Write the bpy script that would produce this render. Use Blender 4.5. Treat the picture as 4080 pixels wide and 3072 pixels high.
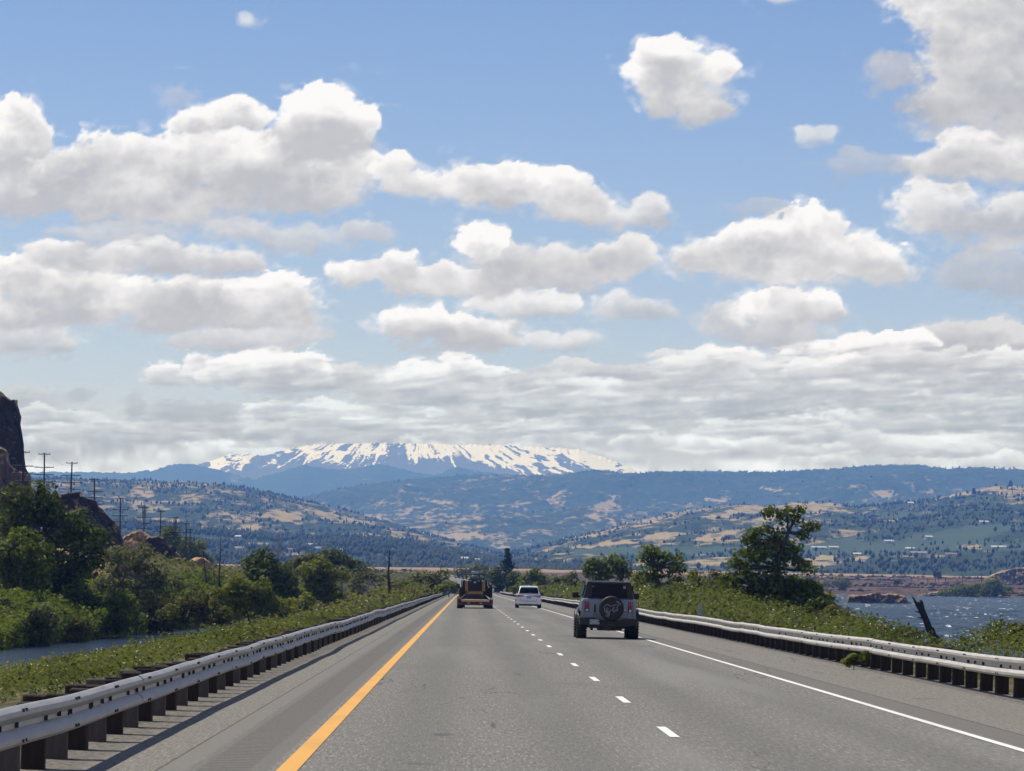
import bpy, bmesh, math, random
import numpy as np
from mathutils import Vector, Matrix, Euler
PI = math.pi
for o in list(bpy.data.objects): bpy.data.objects.remove(o)
S = bpy.context.scene
COL = S.collection

# ---------------------------------------------------------------- camera
CZ, F, VX, VY, ROLL = 1.62, 15000.0, 1856.0, 2300.0, math.radians(0.9)
cam = bpy.data.cameras.new('camera'); cam_o = bpy.data.objects.new('camera', cam); COL.objects.link(cam_o)
cam.sensor_width = 36; cam.lens = F / 4080 * 36
cam.shift_x = (2040 - VX) / 4080; cam.shift_y = (VY - 1536) / 4080
cam.clip_start = 1; cam.clip_end = 400000
cam_o.matrix_world = Matrix.Translation((0, 0, CZ)) @ Matrix.Rotation(PI/2, 4, 'X') @ Matrix.Rotation(ROLL, 4, 'Z')
S.camera = cam_o
# ---------------------------------------------------------------- light
SUN_EL, SUN_AZ = math.radians(60), math.radians(-50)     # azimuth from the road direction, negative = left
sdir = Vector((math.sin(SUN_AZ)*math.cos(SUN_EL), math.cos(SUN_AZ)*math.cos(SUN_EL), math.sin(SUN_EL)))
sl = bpy.data.lights.new('sun', 'SUN'); sl.energy = 5.0; sl.angle = math.radians(0.5); sl.color = (1, .955, .88)
so = bpy.data.objects.new('sun', sl); COL.objects.link(so); so.rotation_euler = sdir.to_track_quat('Z', 'Y').to_euler(); so.location = (0, 0, 80)
W = bpy.data.worlds.new('World'); S.world = W; W.use_nodes = True
wn = W.node_tree; wn.nodes.clear()
sky = wn.nodes.new('ShaderNodeTexSky'); sky.sky_type = 'NISHITA'; sky.sun_disc = False
sky.sun_elevation = SUN_EL; sky.sun_rotation = SUN_AZ; sky.altitude = 50; sky.air_density = 1.0; sky.dust_density = .0; sky.ozone_density = 1.6
bg = wn.nodes.new('ShaderNodeBackground'); bg.inputs[1].default_value = .092
wo = wn.nodes.new('ShaderNodeOutputWorld'); hs = wn.nodes.new('ShaderNodeHueSaturation'); hs.inputs['Hue'].default_value = .515; hs.inputs['Saturation'].default_value = 1.12; wn.links.new(sky.outputs[0], hs.inputs['Color']); 
tc = wn.nodes.new('ShaderNodeTexCoord'); sx = wn.nodes.new('ShaderNodeSeparateXYZ'); wn.links.new(tc.outputs['Generated'], sx.inputs[0])
rp = wn.nodes.new('ShaderNodeValToRGB'); wn.links.new(sx.outputs[2], rp.inputs[0]); SKYR = [(0.0, (1.02, .95, 1.55)), (.05, (.88, .88, 1.34)), (.16, (.72, .78, 1.02)), (.5, (.52, .60, .80)), (1.0, (.46, .54, .74))]
rp.color_ramp.elements[0].position = SKYR[0][0]; rp.color_ramp.elements[0].color = (*SKYR[0][1], 1); rp.color_ramp.elements[1].position = 1; rp.color_ramp.elements[1].color = (*SKYR[-1][1], 1)
for _p, _c in SKYR[1:-1]: rp.color_ramp.elements.new(_p).color = (*_c, 1)
mm = wn.nodes.new('ShaderNodeMix'); mm.data_type = 'RGBA'; mm.blend_type = 'MULTIPLY'; mm.inputs[0].default_value = 1
wn.links.new(hs.outputs[0], mm.inputs[6]); wn.links.new(rp.outputs[0], mm.inputs[7]); wn.links.new(mm.outputs[2], bg.inputs[0]); wn.links.new(bg.outputs[0], wo.inputs[0])
S.view_settings.view_transform = 'Standard'; S.view_settings.look = 'None'; S.view_settings.exposure = 0; S.view_settings.gamma = 1
S.view_settings.use_curve_mapping = False
S.cycles.use_denoising = True; S.cycles.max_bounces = 6; S.cycles.diffuse_bounces = 2; S.cycles.glossy_bounces = 2
S.cycles.transparent_max_bounces = 12; S.cycles.volume_bounces = 1; S.cycles.transmission_bounces = 3
S.cycles.sample_clamp_indirect = 4; S.cycles.caustics_reflective = False; S.cycles.caustics_refractive = False

# ---------------------------------------------------------------- helpers
CS, SN = math.cos(ROLL), math.sin(ROLL)
def ab(px, py):                     # a photo position -> direction slopes (right, down)
    dx, dy = px - VX, py - VY
    return (dx*CS + dy*SN)/F, (dy*CS - dx*SN)/F
def P(px, py, Y):
    a, b = ab(px, py); return Vector((a*Y, Y, CZ - b*Y))
def proj(X, Y, Z):
    a = X/Y*F; b = (CZ - Z)/Y*F
    return VX + a*CS - b*SN, VY + b*CS + a*SN
def _h(ix, iy, s):
    n = (ix.astype(np.int64)*374761393 + iy.astype(np.int64)*668265263 + s*974634777) & 0x7fffffff
    n = ((n ^ (n >> 13))*1274126177) & 0x7fffffff
    return ((n ^ (n >> 16)) & 0xffff)/65535.0
def vnoise(x, y, s=0):
    ix = np.floor(x); iy = np.floor(y); fx = x-ix; fy = y-iy
    fx = fx*fx*fx*(fx*(fx*6-15)+10); fy = fy*fy*fy*(fy*(fy*6-15)+10)
    a = _h(ix, iy, s); b = _h(ix+1, iy, s); c = _h(ix, iy+1, s); d = _h(ix+1, iy+1, s)
    return (a*(1-fx)+b*fx)*(1-fy)+(c*(1-fx)+d*fx)*fy
def fbm(x, y, o=5, s=0, g=.5):
    x = np.asarray(x, float); y = np.asarray(y, float)
    t = 0; a = 1; n = 0
    for i in range(o):
        t = t+a*vnoise(x, y, s+i*17); n += a; a *= g; x, y = (x*1.6-y*1.2)+5.3, (x*1.2+y*1.6)+1.7
    return t/n
def billow(x, y, o=5, s=0, g=.55):
    x = np.asarray(x, float); y = np.asarray(y, float)
    t = 0; a = 1; n = 0
    for i in range(o):
        t = t+a*(1-abs(2*vnoise(x, y, s+i*17)-1)); n += a; a *= g; x, y = (x*1.6-y*1.2)+5.3, (x*1.2+y*1.6)+1.7
    return t/n
def npmesh(name, v, f, smooth=False):
    "v (n,3), f (m,k) numpy arrays"
    me = bpy.data.meshes.new(name)
    v = np.ascontiguousarray(v, dtype=np.float32); f = np.ascontiguousarray(f, dtype=np.int32)
    n, k = f.shape
    me.vertices.add(len(v)); me.vertices.foreach_set('co', v.ravel())
    me.loops.add(n*k); me.loops.foreach_set('vertex_index', f.ravel())
    me.polygons.add(n); me.polygons.foreach_set('loop_start', np.arange(0, n*k, k, dtype=np.int32))
    me.polygons.foreach_set('loop_total', np.full(n, k, dtype=np.int32))
    if smooth: me.polygons.foreach_set('use_smooth', np.ones(n, dtype=bool))
    me.update(calc_edges=True)
    return me
def fattr(me, name, arr):
    a = me.attributes.new(name, 'FLOAT', 'POINT'); a.data.foreach_set('value', np.ascontiguousarray(arr, dtype=np.float32).ravel())
def cattr(me, name, arr):
    a = me.attributes.new(name, 'FLOAT_COLOR', 'POINT')
    arr = np.concatenate([arr, np.ones((len(arr), 1))], 1); a.data.foreach_set('color', np.ascontiguousarray(arr, dtype=np.float32).ravel())
def link(name, me, mat=None, parent=None, loc=None):
    o = bpy.data.objects.new(name, me); COL.objects.link(o)
    if mat is not None and me is not None and len(me.materials) == 0: me.materials.append(mat)
    if parent is not None: o.parent = parent
    if loc is not None: o.location = loc
    return o
def tag(o, label=None, cat=None, group=None, kind=None):
    if label: o['label'] = label
    if cat: o['category'] = cat
    if group: o['group'] = group
    if kind: o['kind'] = kind
    return o
def thing(name, label, cat, loc=(0, 0, 0), group=None, rz=0):
    o = bpy.data.objects.new(name, None); COL.objects.link(o); o.location = loc; o.rotation_euler = (0, 0, rz)
    return tag(o, label, cat, group)
def copytree(o, parent=None):
    c = o.copy(); COL.objects.link(c); c.parent = parent
    for ch in [q for q in bpy.data.objects if q.parent == o]: copytree(ch, c)
    return c
class MB:
    def __init__(s): s.v = []; s.f = []
    def add(s, vs, fs):
        n = len(s.v); s.v += [tuple(p) for p in vs]; s.f += [tuple(i+n for i in f) for f in fs]; return s
    def box(s, x0, x1, y0, y1, z0, z1, top=None):
        "top: (dx,dy) inset of the upper rim"
        tx, ty = top or (0, 0)
        return s.add([(x0, y0, z0), (x1, y0, z0), (x1, y1, z0), (x0, y1, z0), (x0+tx, y0+ty, z1), (x1-tx, y0+ty, z1), (x1-tx, y1-ty, z1), (x0+tx, y1-ty, z1)],
              [(3, 2, 1, 0), (4, 5, 6, 7), (0, 1, 5, 4), (1, 2, 6, 5), (2, 3, 7, 6), (3, 0, 4, 7)])
    def bbox(s, x0, x1, y0, y1, z0, z1, r=.02, seg=2, top=None):
        "a box with rounded edges"
        m = MB().box(x0, x1, y0, y1, z0, z1, top); bm = bmesh.new()
        vs = [bm.verts.new(p) for p in m.v]; [bm.faces.new([vs[i] for i in f]) for f in m.f]
        bmesh.ops.bevel(bm, geom=bm.edges[:], offset=r, segments=seg, affect='EDGES', profile=.6)
        bm.verts.ensure_lookup_table(); bm.verts.index_update()
        s.add([v.co for v in bm.verts], [[v.index for v in f.verts] for f in bm.faces]); bm.free(); return s
    def tube(s, pts, r, n=6, r2=None, cap=True):
        pts = [Vector(p) for p in pts]; k = len(pts); base = len(s.v); rings = []
        up = Vector((0, 0, 1))
        for i, p in enumerate(pts):
            d = (pts[min(i+1, k-1)]-pts[max(i-1, 0)]).normalized()
            if d.length < 1e-6: d = up
            u = d.cross(Vector((0.13, 1, .07)) if abs(d.y) < .9 else Vector((1, 0.1, 0))).normalized(); w = d.cross(u)
            rr = r if not isinstance(r, (list, tuple)) else r[i]
            if r2 is not None: rr = r+(r2-r)*i/(k-1)
            s.v += [tuple(p+(u*math.cos(2*PI*j/n)+w*math.sin(2*PI*j/n))*rr) for j in range(n)]
        for i in range(k-1):
            for j in range(n):
                a = base+i*n+j; b = base+i*n+(j+1) % n; s.f.append((a, b, b+n, a+n))
        if cap: s.f.append(tuple(base+j for j in reversed(range(n)))); s.f.append(tuple(base+(k-1)*n+j for j in range(n)))
        return s
    def cyl(s, c, ax, r, h, n=20, r2=None):
        c = Vector(c); ax = Vector(ax).normalized()
        return s.tube([c-ax*h/2, c+ax*h/2], r, n, r2)
    def lathe(s, c, ax, prof, n=24):
        "prof: (radius, offset along ax)"
        c = Vector(c); ax = Vector(ax).normalized(); u = ax.orthogonal().normalized(); w = ax.cross(u); base = len(s.v)
        for r, h in prof: s.v += [tuple(c+ax*h+(u*math.cos(2*PI*j/n)+w*math.sin(2*PI*j/n))*max(r, 1e-4)) for j in range(n)]
        for i in range(len(prof)-1):
            for j in range(n):
                a = base+i*n+j; b = base+i*n+(j+1) % n; s.f.append((a, b, b+n, a+n))
        return s
    def loft(s, rings, close=True):
        base = len(s.v); n = len(rings[0])
        for r in rings: s.v += [tuple(p) for p in r]
        for i in range(len(rings)-1):
            for j in range(n):
                a = base+i*n+j; b = base+i*n+(j+1) % n; s.f.append((a, b, b+n, a+n))
        if close: s.f.append(tuple(base+j for j in reversed(range(n)))); s.f.append(tuple(base+(len(rings)-1)*n+j for j in range(n)))
        return s
    def poly(s, pts): return s.add(pts, [tuple(range(len(pts)))])
    def mesh(s, name, smooth=False, fix=True):
        me = bpy.data.meshes.new(name); me.from_pydata(s.v, [], s.f); me.update()
        if fix:
            bm = bmesh.new(); bm.from_mesh(me); bmesh.ops.recalc_face_normals(bm, faces=bm.faces[:]); bm.to_mesh(me); bm.free()
        if smooth:
            for p in me.polygons: p.use_smooth = True
            try: me.set_sharp_from_angle(angle=math.radians(38))
            except Exception: pass
        return me
    def build(s, name, mat, parent=None, smooth=False, label=None, fix=True):
        o = link(name, s.mesh(name, smooth, fix), mat, parent)
        if label: o['label'] = label
        return o

# ---------------------------------------------------------------- materials
class N:
    def __init__(s, name):
        s.m = bpy.data.materials.new(name); s.m.use_nodes = True; s.t = s.m.node_tree; s.t.nodes.clear()
    def n(s, typ, **k):
        nd = s.t.nodes.new(typ)
        for a, v in k.items(): setattr(nd, a, v)
        return nd
    def setin(s, sock, v):
        if isinstance(v, bpy.types.NodeSocket): s.t.links.new(v, sock)
        elif isinstance(v, (tuple, list)) and len(v) == 3 and sock.type == 'RGBA': sock.default_value = (*v, 1)
        else: sock.default_value = v
    def math(s, op, a, b=0.0, clamp=False, c=None):
        nd = s.n('ShaderNodeMath', operation=op, use_clamp=clamp); s.setin(nd.inputs[0], a); s.setin(nd.inputs[1], b)
        if c is not None: s.setin(nd.inputs[2], c)
        return nd.outputs[0]
    def mix(s, f, a, b, typ='MIX'):
        nd = s.n('ShaderNodeMix', data_type='RGBA', blend_type=typ); s.setin(nd.inputs[0], f); s.setin(nd.inputs[6], a); s.setin(nd.inputs[7], b); return nd.outputs[2]
    def step(s, v, lo, hi):
        nd = s.n('ShaderNodeMapRange', interpolation_type='SMOOTHSTEP'); s.setin(nd.inputs[0], v); nd.inputs[1].default_value = lo; nd.inputs[2].default_value = hi; return nd.outputs[0]
    def noise(s, vec, scale, detail=4, rough=.5, dist=0):
        nd = s.n('ShaderNodeTexNoise'); nd.inputs['Scale'].default_value = scale; nd.inputs['Detail'].default_value = detail; nd.inputs['Roughness'].default_value = rough; nd.inputs['Distortion'].default_value = dist
        if vec is not None: s.t.links.new(vec, nd.inputs['Vector'])
        return nd.outputs['Fac']
    def vor(s, vec, scale, feat='F1'):
        nd = s.n('ShaderNodeTexVoronoi', feature=feat); nd.inputs['Scale'].default_value = scale
        if vec is not None: s.t.links.new(vec, nd.inputs['Vector'])
        return nd.outputs['Distance']
    def map(s, vec, sc=(1, 1, 1), rot=(0, 0, 0)):
        nd = s.n('ShaderNodeMapping'); nd.inputs['Scale'].default_value = sc; nd.inputs['Rotation'].default_value = rot; s.t.links.new(vec, nd.inputs['Vector']); return nd.outputs[0]
    def obj(s): return s.n('ShaderNodeTexCoord').outputs['Object']
    def pos(s): return s.n('ShaderNodeNewGeometry').outputs['Position']
    def attr(s, name, out='Fac'): return s.n('ShaderNodeAttribute', attribute_name=name).outputs[out]
    def sep(s, v): return s.n('ShaderNodeSeparateXYZ'), v
    def xyz(s, v):
        nd = s.n('ShaderNodeSeparateXYZ'); s.t.links.new(v, nd.inputs[0]); return nd.outputs
    def bump(s, h, st=.3, dist=.02):
        nd = s.n('ShaderNodeBump'); nd.inputs['Strength'].default_value = st; nd.inputs['Distance'].default_value = dist; s.t.links.new(h, nd.inputs['Height']); return nd.outputs[0]
    def bsdf(s, col, rough=.7, metal=0, nrm=None, spec=.4, coat=0, **k):
        nd = s.n('ShaderNodeBsdfPrincipled'); s.setin(nd.inputs['Base Color'], col); s.setin(nd.inputs['Roughness'], rough); s.setin(nd.inputs['Metallic'], metal)
        nd.inputs['Specular IOR Level'].default_value = spec; nd.inputs['Coat Weight'].default_value = coat
        if nrm is not None: s.t.links.new(nrm, nd.inputs['Normal'])
        return nd.outputs[0]
    def out(s, sh):
        o = s.n('ShaderNodeOutputMaterial'); s.t.links.new(sh, o.inputs['Surface']); return s.m
def plain(name, col, rough=.6, metal=0, spec=.4, coat=0, dirt=.12, sc=14):
    n = N(name); f = n.noise(n.obj(), sc, 4, .6); d = tuple(c*(1-2.2*dirt) for c in col); l = tuple(min(1, c*(1+dirt)) for c in col)
    return n.out(n.bsdf(n.mix(n.step(f, .3, .7), d, l), n.math('ADD', rough, n.math('MULTIPLY', n.math('SUBTRACT', f, .5), .15)), metal, None, spec, coat))
def m_leaf(name, dark, light, dead=None, trans=.38):
    n = N(name); t = n.attr('tint'); c = n.mix(t, dark, light)
    if dead: c = n.mix(n.step(t, .93, .95), c, dead)
    d = n.bsdf(c, .6, 0, None, .07)
    tr = n.n('ShaderNodeBsdfTranslucent'); n.setin(tr.inputs[0], n.mix(.5, c, (light[0]*1.25, light[1]*1.3, light[2]*.5)))
    mx = n.n('ShaderNodeMixShader'); mx.inputs[0].default_value = trans; n.t.links.new(d, mx.inputs[1]); n.t.links.new(tr.outputs[0], mx.inputs[2])
    return n.out(mx.outputs[0])
M = {}
M['leaf_dark'] = m_leaf('leaf_dark', (.010, .020, .006), (.150, .180, .026), None, .22)
M['leaf_green'] = m_leaf('leaf_green', (.022, .040, .010), (.205, .245, .036))
M['leaf_yellow'] = m_leaf('leaf_yellow', (.036, .052, .012), (.270, .285, .045))
M['leaf_grey'] = m_leaf('leaf_grey', (.036, .045, .022), (.205, .215, .095))
M['leaf_olive'] = m_leaf('leaf_olive', (.032, .036, .012), (.215, .210, .055))
M['leaf_bramble'] = m_leaf('leaf_bramble', (.026, .040, .012), (.175, .200, .060), (.30, .22, .12))
M['leaf_pine'] = m_leaf('leaf_pine', (.014, .026, .012), (.050, .070, .028), None, .12)
M['leaf_far'] = m_leaf('leaf_far', (.020, .032, .017), (.046, .060, .030), None, .1)
M['blossom'] = plain('blossom', (.72, .70, .62), .8)
def m_bark(name, c, c2):
    n = N(name); p = n.map(n.obj(), (6, 6, .8)); f = n.noise(p, 3, 6, .65)
    return n.out(n.bsdf(n.mix(f, c, c2), .9, 0, n.bump(f, .6, .05), .2))
M['bark'] = m_bark('bark', (.035, .028, .022), (.12, .10, .08)); M['bark_grey'] = m_bark('bark_grey', (.12, .11, .10), (.34, .31, .28))
M['char'] = m_bark('char', (.012, .010, .010), (.05, .042, .038))
M['creosote'] = m_bark('creosote', (.018, .014, .012), (.050, .040, .034)); M['weathered'] = m_bark('weathered', (.050, .043, .038), (.135, .118, .104))
M['plank'] = m_bark('plank', (.42, .30, .17), (.62, .47, .29))
M['black'] = plain('black_plastic', (.018, .018, .019), .55); M['tyre'] = plain('tyre_rubber', (.022, .021, .020), .85, dirt=.3)
M['cover'] = plain('vinyl_cover', (.012, .012, .013), .6, dirt=.25, sc=6)
M['glass'] = plain('dark_glass', (.010, .012, .016), .08, 0, .06, 0, 0)
M['suv_paint'] = plain('grey_paint', (.145, .182, .220), .35, .1, .4, .5, .015, 2)
M['white_paint'] = plain('white_paint', (.74, .75, .77), .25, 0, .5, .8, .01, 2)
M['tail'] = plain('tail_lamp', (.36, .022, .02), .15, 0, .6, .5, .1); M['tail_clear'] = plain('clear_lamp', (.55, .52, .50), .15, 0, .6)
M['steel'] = plain('steel', (.35, .36, .37), .4, .8); M['dark_steel'] = plain('dark_steel', (.06, .06, .065), .6, .4, dirt=.3)
M['chrome'] = plain('chrome', (.45, .45, .47), .45, .8, dirt=.02); M['plate'] = plain('number_plate', (.36, .38, .42), .5, dirt=.05)
M['plate_blue'] = plain('blue_plate', (.16, .22, .42), .5, dirt=.1); M['ink'] = plain('ink', (.03, .04, .08), .6); M['silver'] = plain('silver_print', (.30, .33, .38), .45)
M['ochre'] = plain('ochre_paint', (.27, .15, .05), .5, 0, .4, .2, .12); M['red_dark'] = plain('dark_red_paint', (.085, .014, .013), .5, dirt=.2)
M['grille'] = plain('black_grille', (.010, .010, .011), .6); M['yellow'] = plain('yellow_plastic', (.8, .62, .06), .5)
M['teal'] = plain('teal_panel', (.30, .42, .42), .5)
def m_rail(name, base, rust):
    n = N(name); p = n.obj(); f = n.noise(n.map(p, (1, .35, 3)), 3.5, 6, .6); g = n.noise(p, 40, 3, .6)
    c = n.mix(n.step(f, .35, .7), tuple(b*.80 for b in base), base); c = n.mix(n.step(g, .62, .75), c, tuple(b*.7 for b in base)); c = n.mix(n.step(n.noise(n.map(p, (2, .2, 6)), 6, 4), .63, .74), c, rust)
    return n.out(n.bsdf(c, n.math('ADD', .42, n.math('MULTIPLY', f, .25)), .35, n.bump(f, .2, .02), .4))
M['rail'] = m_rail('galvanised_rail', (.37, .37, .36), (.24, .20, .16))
M['rail_sunlit'] = m_rail('galvanised_rail_sunlit', (.50, .475, .43), (.34, .29, .22))  # right rail: paler, warmer copy with the sunlight put into its colour
def m_rock(name, a, b, moss, sc=1.0):
    n = N(name); p = n.pos(); f = n.noise(n.map(p, (1, 1, .45)), .55*sc, 8, .7); g = n.noise(p, .16*sc, 5, .6); v = n.vor(n.map(p, (1, 1, .3)), .7*sc)
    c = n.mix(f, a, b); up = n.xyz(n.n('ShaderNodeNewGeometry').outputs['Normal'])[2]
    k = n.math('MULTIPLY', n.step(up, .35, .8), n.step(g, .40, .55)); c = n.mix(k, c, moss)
    h = n.math('ADD', f, n.math('MULTIPLY', v, .6))
    return n.out(n.bsdf(c, .95, 0, n.bump(h, .8, .5/sc), .15))
M['basalt'] = m_rock('basalt', (.014, .012, .012), (.075, .060, .052), (.22, .16, .085))
M['basalt_far'] = m_rock('basalt_brown', (.045, .034, .030), (.20, .155, .13), (.30, .22, .12), .5)
M['dry_knoll'] = m_rock('dry_grass_slope', (.20, .13, .07), (.38, .26, .14), (.42, .29, .16), .6)

# ---------------------------------------------------------------- road shape
RY = np.array([-60, 0, 400, 700, 912, 1000, 1200, 1400, 1600, 2000, 2500, 3000, 3600.]); RZ = np.array([.14, 0, -.96, -1.75, -2.35, -1.95, -.70, .95, 2.2, 4.2, 5.85, 7.0, 8])
RX = np.array([0, 0, 0, 0, 0, 0, -.9, -8.2, -18, -54, -101, -160, -240.])
_yy = np.arange(-60, 3600, 5.0)
def _sm(a): k = np.hanning(17); k /= k.sum(); b = np.pad(a, 8, mode='edge'); b[:8] = a[0]; return np.convolve(b, k, 'valid')
_zz = _sm(np.interp(_yy, RY, RZ)); _xx = _sm(np.interp(_yy, RY, RX))
def rz(Y): return np.interp(Y, _yy, _zz)
def rc(Y): return np.interp(Y, _yy, _xx)
WATER = CZ - 6.0
def sstep(x, a, b):
    t = np.clip((np.asarray(x, float)-a)/(b-a), 0, 1); return t*t*(3-2*t)
def ground(X, Y):
    X = np.asarray(X, float); Y = np.asarray(Y, float); x = X-rc(Y); z0 = rz(Y)
    n = fbm(X/14, Y/14, 4, 3)-.5; n2 = fbm(X/120, Y/120, 4, 7)-.5
    # left: embankment, pond, railway bench and ridge
    d = np.clip(-x-4.3, 0, None)
    low = np.interp(Y, [0, 420, 520, 700, 1000, 1600, 3000], [-5.4, -5.4, -4.2, -3.2, -3.4, 1.5, 6])
    zl = z0+(low-z0)*sstep(d, 0, 21)+n*.7*sstep(d, 1, 8)
    ridge = np.interp(Y, [0, 420, 520, 600, 640, 700, 760, 850, 1000, 1300, 2000], [-2, -2, 0, 5, 5, 1, 1, 1, 0, 1.5, 4])
    pe = np.interp(Y, [200, 282, 358, 414, 520], [33, 30.5, 27.0, 24.8, 21.0])
    zl = zl+2.4*sstep(d, pe, pe+4)+ (ridge-low-2.4)*sstep(d, pe+4, 58)*(1+.3*n)
    zl = zl+n2*8*sstep(d, 60, 160)*np.clip(1-Y/2500, 0, 1)
    # right: embankment, river, far bank
    e = np.clip(x-9.6, 0, None); edge = 22+np.clip(Y-700, 0, None)*.12
    bed = -7.0+0*X
    zr = z0+(np.minimum(bed, z0-1)-z0)*sstep(e, 0, edge*1.0)+n*.6*sstep(e, 1, 6)
    far = WATER-.4+(Y-1800)*.0100+n2*3.5*sstep(Y, 1850, 2300)+(fbm(X/45, Y/45, 4, 9)-.5)*1.6*sstep(Y, 1810, 1900)
    far = np.where(Y > 3000, WATER-.4+12+(Y-3000)*.002+n2*3.5, far)
    shore = 1790+60*(fbm(X/160, Y/400+3, 3, 5)-.5)*2
    zr = np.where(x > 9.6, np.maximum(zr, far*sstep(Y, shore-30, shore+30)+(1-sstep(Y, shore-30, shore+30))*(-9)), zr)
    z = np.where(x < 2, zl, zr)
    inroad = (x > -4.2) & (x < 9.7)
    z = np.where(inroad, z0-.12, z)
    farl = sstep(Y, 2600, 3400)
    z = z*(1-farl)+(9+n2*5)*farl
    return z
# ================================================================ SKY WITH CLOUDS
# cloud: (softness, opacity, brightness, seed, [(x, y, rx, ry), ...]) on a chart of the sky, x along the horizon, y down from the zenith side
CL=[
(1.6,.5,.75,1,[(540,50,22,18)]),(1.3,.65,.7,2,[(1690,2,45,16)]),(1.5,.45,.5,3,[(385,212,55,26)]),(1.3,.75,.7,4,[(1765,300,34,24)]),
(1.0,1,1.05,5,[(1425,130,78,45),(1480,180,110,80),(1548,150,46,45),(1510,235,75,40),(1420,230,50,34)]),
(1.5,.75,.3,6,[(1940,170,70,50),(1980,240,60,50)]),
(.8,1,.95,7,[(2060,20,130,80),(2110,100,140,100),(2160,60,120,110),(2060,120,80,60)]),
(1.0,1,.65,8,[(2140,200,150,110),(2080,240,120,70),(2190,260,90,70)]),
(1.0,1,.85,9,[(2170,355,160,70),(2060,370,110,50),(2120,330,100,45)]),
(1.0,.95,.8,10,[(2010,440,90,45),(2060,480,120,45),(2150,520,120,45),(2200,480,80,50)]),
(1.5,.5,.35,11,[(1870,360,110,30)]),(1.5,.5,.35,12,[(1640,455,80,20)]),
(.7,1,1.1,13,[(40,290,62,75),(90,300,28,50),(20,370,60,80)]),
(.6,1,1.15,14,[(690,245,100,62),(640,235,40,34),(790,275,42,48),(520,250,80,36),(420,270,60,34),(690,300,120,60)]),
(.9,1,.92,15,[(300,360,210,75),(520,355,190,75),(690,370,130,75),(160,400,140,75),(60,430,120,60),(330,440,260,60),(620,420,180,55)]),
(1.3,.75,.55,16,[(640,515,120,34),(790,500,60,26),(520,500,90,26),(250,510,160,26)]),
(.9,1,.85,17,[(160,560,130,38),(320,560,200,45),(470,575,110,36)]),
(.7,1,.98,18,[(50,610,80,52),(160,640,170,58),(330,660,200,62),(90,680,160,45)]),
(.7,1,.95,19,[(600,640,105,52),(500,650,120,50),(560,690,150,36)]),
(1.2,.85,.6,20,[(60,745,110,38),(560,732,165,34),(420,735,80,24)]),
(.9,1,.9,21,[(850,365,46,32),(900,395,80,36),(1010,400,90,44)]),
(.7,1,.98,22,[(1090,405,130,52),(1210,400,62,44),(1240,445,90,44)]),
(1.1,.9,.75,23,[(1330,472,110,26),(1400,450,42,28),(1425,485,30,18)]),
(.5,1,1.2,24,[(1036,528,56,40)]),
(.7,1,.95,25,[(850,585,60,44),(770,590,70,28),(920,605,110,40),(1020,615,120,34)]),
(.9,1,.72,26,[(1140,570,150,50),(1260,570,150,46),(1370,550,60,40),(1150,600,160,40)]),
(.6,1,1.02,27,[(1745,500,85,52),(1640,530,100,48),(1540,560,110,44),(1870,555,75,46),(1720,575,210,48),(1900,590,60,36)]),
(1.0,.9,.85,28,[(1130,662,120,38),(1210,660,60,34)]),(1.2,.8,.75,29,[(1340,668,70,32),(1410,675,60,24)]),
(.8,1,.95,30,[(900,705,90,44),(1000,720,130,46),(1080,735,60,30)]),(1.2,.8,.75,31,[(1220,738,85,22)]),
(.6,1,1.05,32,[(1690,670,105,46),(1770,665,50,40)]),(1.2,.9,.55,33,[(1680,715,150,46),(1580,690,70,40)]),
(1.5,.7,.35,34,[(2120,600,130,46),(2200,620,120,50)]),
(.5,1,1.15,35,[(1580,768,70,16),(1760,755,90,20),(1880,740,70,22),(1960,745,60,18)]),
(.9,1,.55,36,[(2100,745,110,50),(2180,770,110,60),(2030,730,50,36)]),
(.9,1,.55,137,[(1400,850,160,40),(1620,870,200,44),(1900,850,220,50),(2120,860,160,50)]),
(.9,1,.62,37,[(1560,810,150,40),(1720,800,160,36),(1880,790,160,45),(2030,800,140,45),(1460,780,60,24),(2180,810,120,50)]),
(.9,1,.5,38,[(1260,815,80,24),(1360,810,90,22),(1450,830,110,34)]),
(.8,1,.95,39,[(360,812,55,34),(440,800,40,36)]),
(.6,1,1.05,40,[(560,790,100,34),(660,795,60,38),(490,810,70,34)]),
(.9,1,.62,41,[(620,830,100,36),(740,820,90,34)]),
(.6,1,1.02,42,[(990,800,50,36),(900,820,70,36),(1060,815,50,28)]),
(.8,1,.68,43,[(850,845,120,40),(960,850,90,36),(1090,850,100,40),(1150,870,70,36)]),
(1.3,.8,.3,44,[(290,885,24,36),(380,900,90,34),(470,900,60,30)]),(1.4,.6,.2,45,[(180,855,30,14)]),
(1.3,.8,.45,46,[(60,880,100,40),(130,920,90,36),(190,890,40,20)]),
(.8,1,.85,47,[(580,890,60,26),(700,890,80,24),(800,900,90,26),(1090,920,110,34)]),
(.8,1,.6,48,[(560,925,130,32),(330,940,150,30),(760,940,170,32),(950,925,120,30)]),
(1.0,1,.55,49,[(140,960,220,36),(60,940,140,34)]),
]
r=np.random.RandomState(4)
for i in range(95):   # rows of puffs of the distant bank
    cy=1000-i*2.35; left=cy<880
    cx=(1180+r.rand()*1080) if left else r.rand()*2260-20
    if cy<800: cx=1450+r.rand()*800
    if cy<945 and cx<430 and r.rand()<.7: continue
    w_=45+80*r.rand(); h_=12+15*r.rand()*(1 if cy<940 else .6)
    CL.append((.85,.95,.50+.62*r.rand()**.9,160+i,[(cx,cy,w_,h_),(cx+w_*.8,cy+4,w_*.9,h_*.8),(cx-w_*.7,cy+5,w_*.8,h_*.7),(cx+w_*.2*(r.rand()-.5),cy-h_*.5,w_*.4,h_*.9)]))
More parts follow.
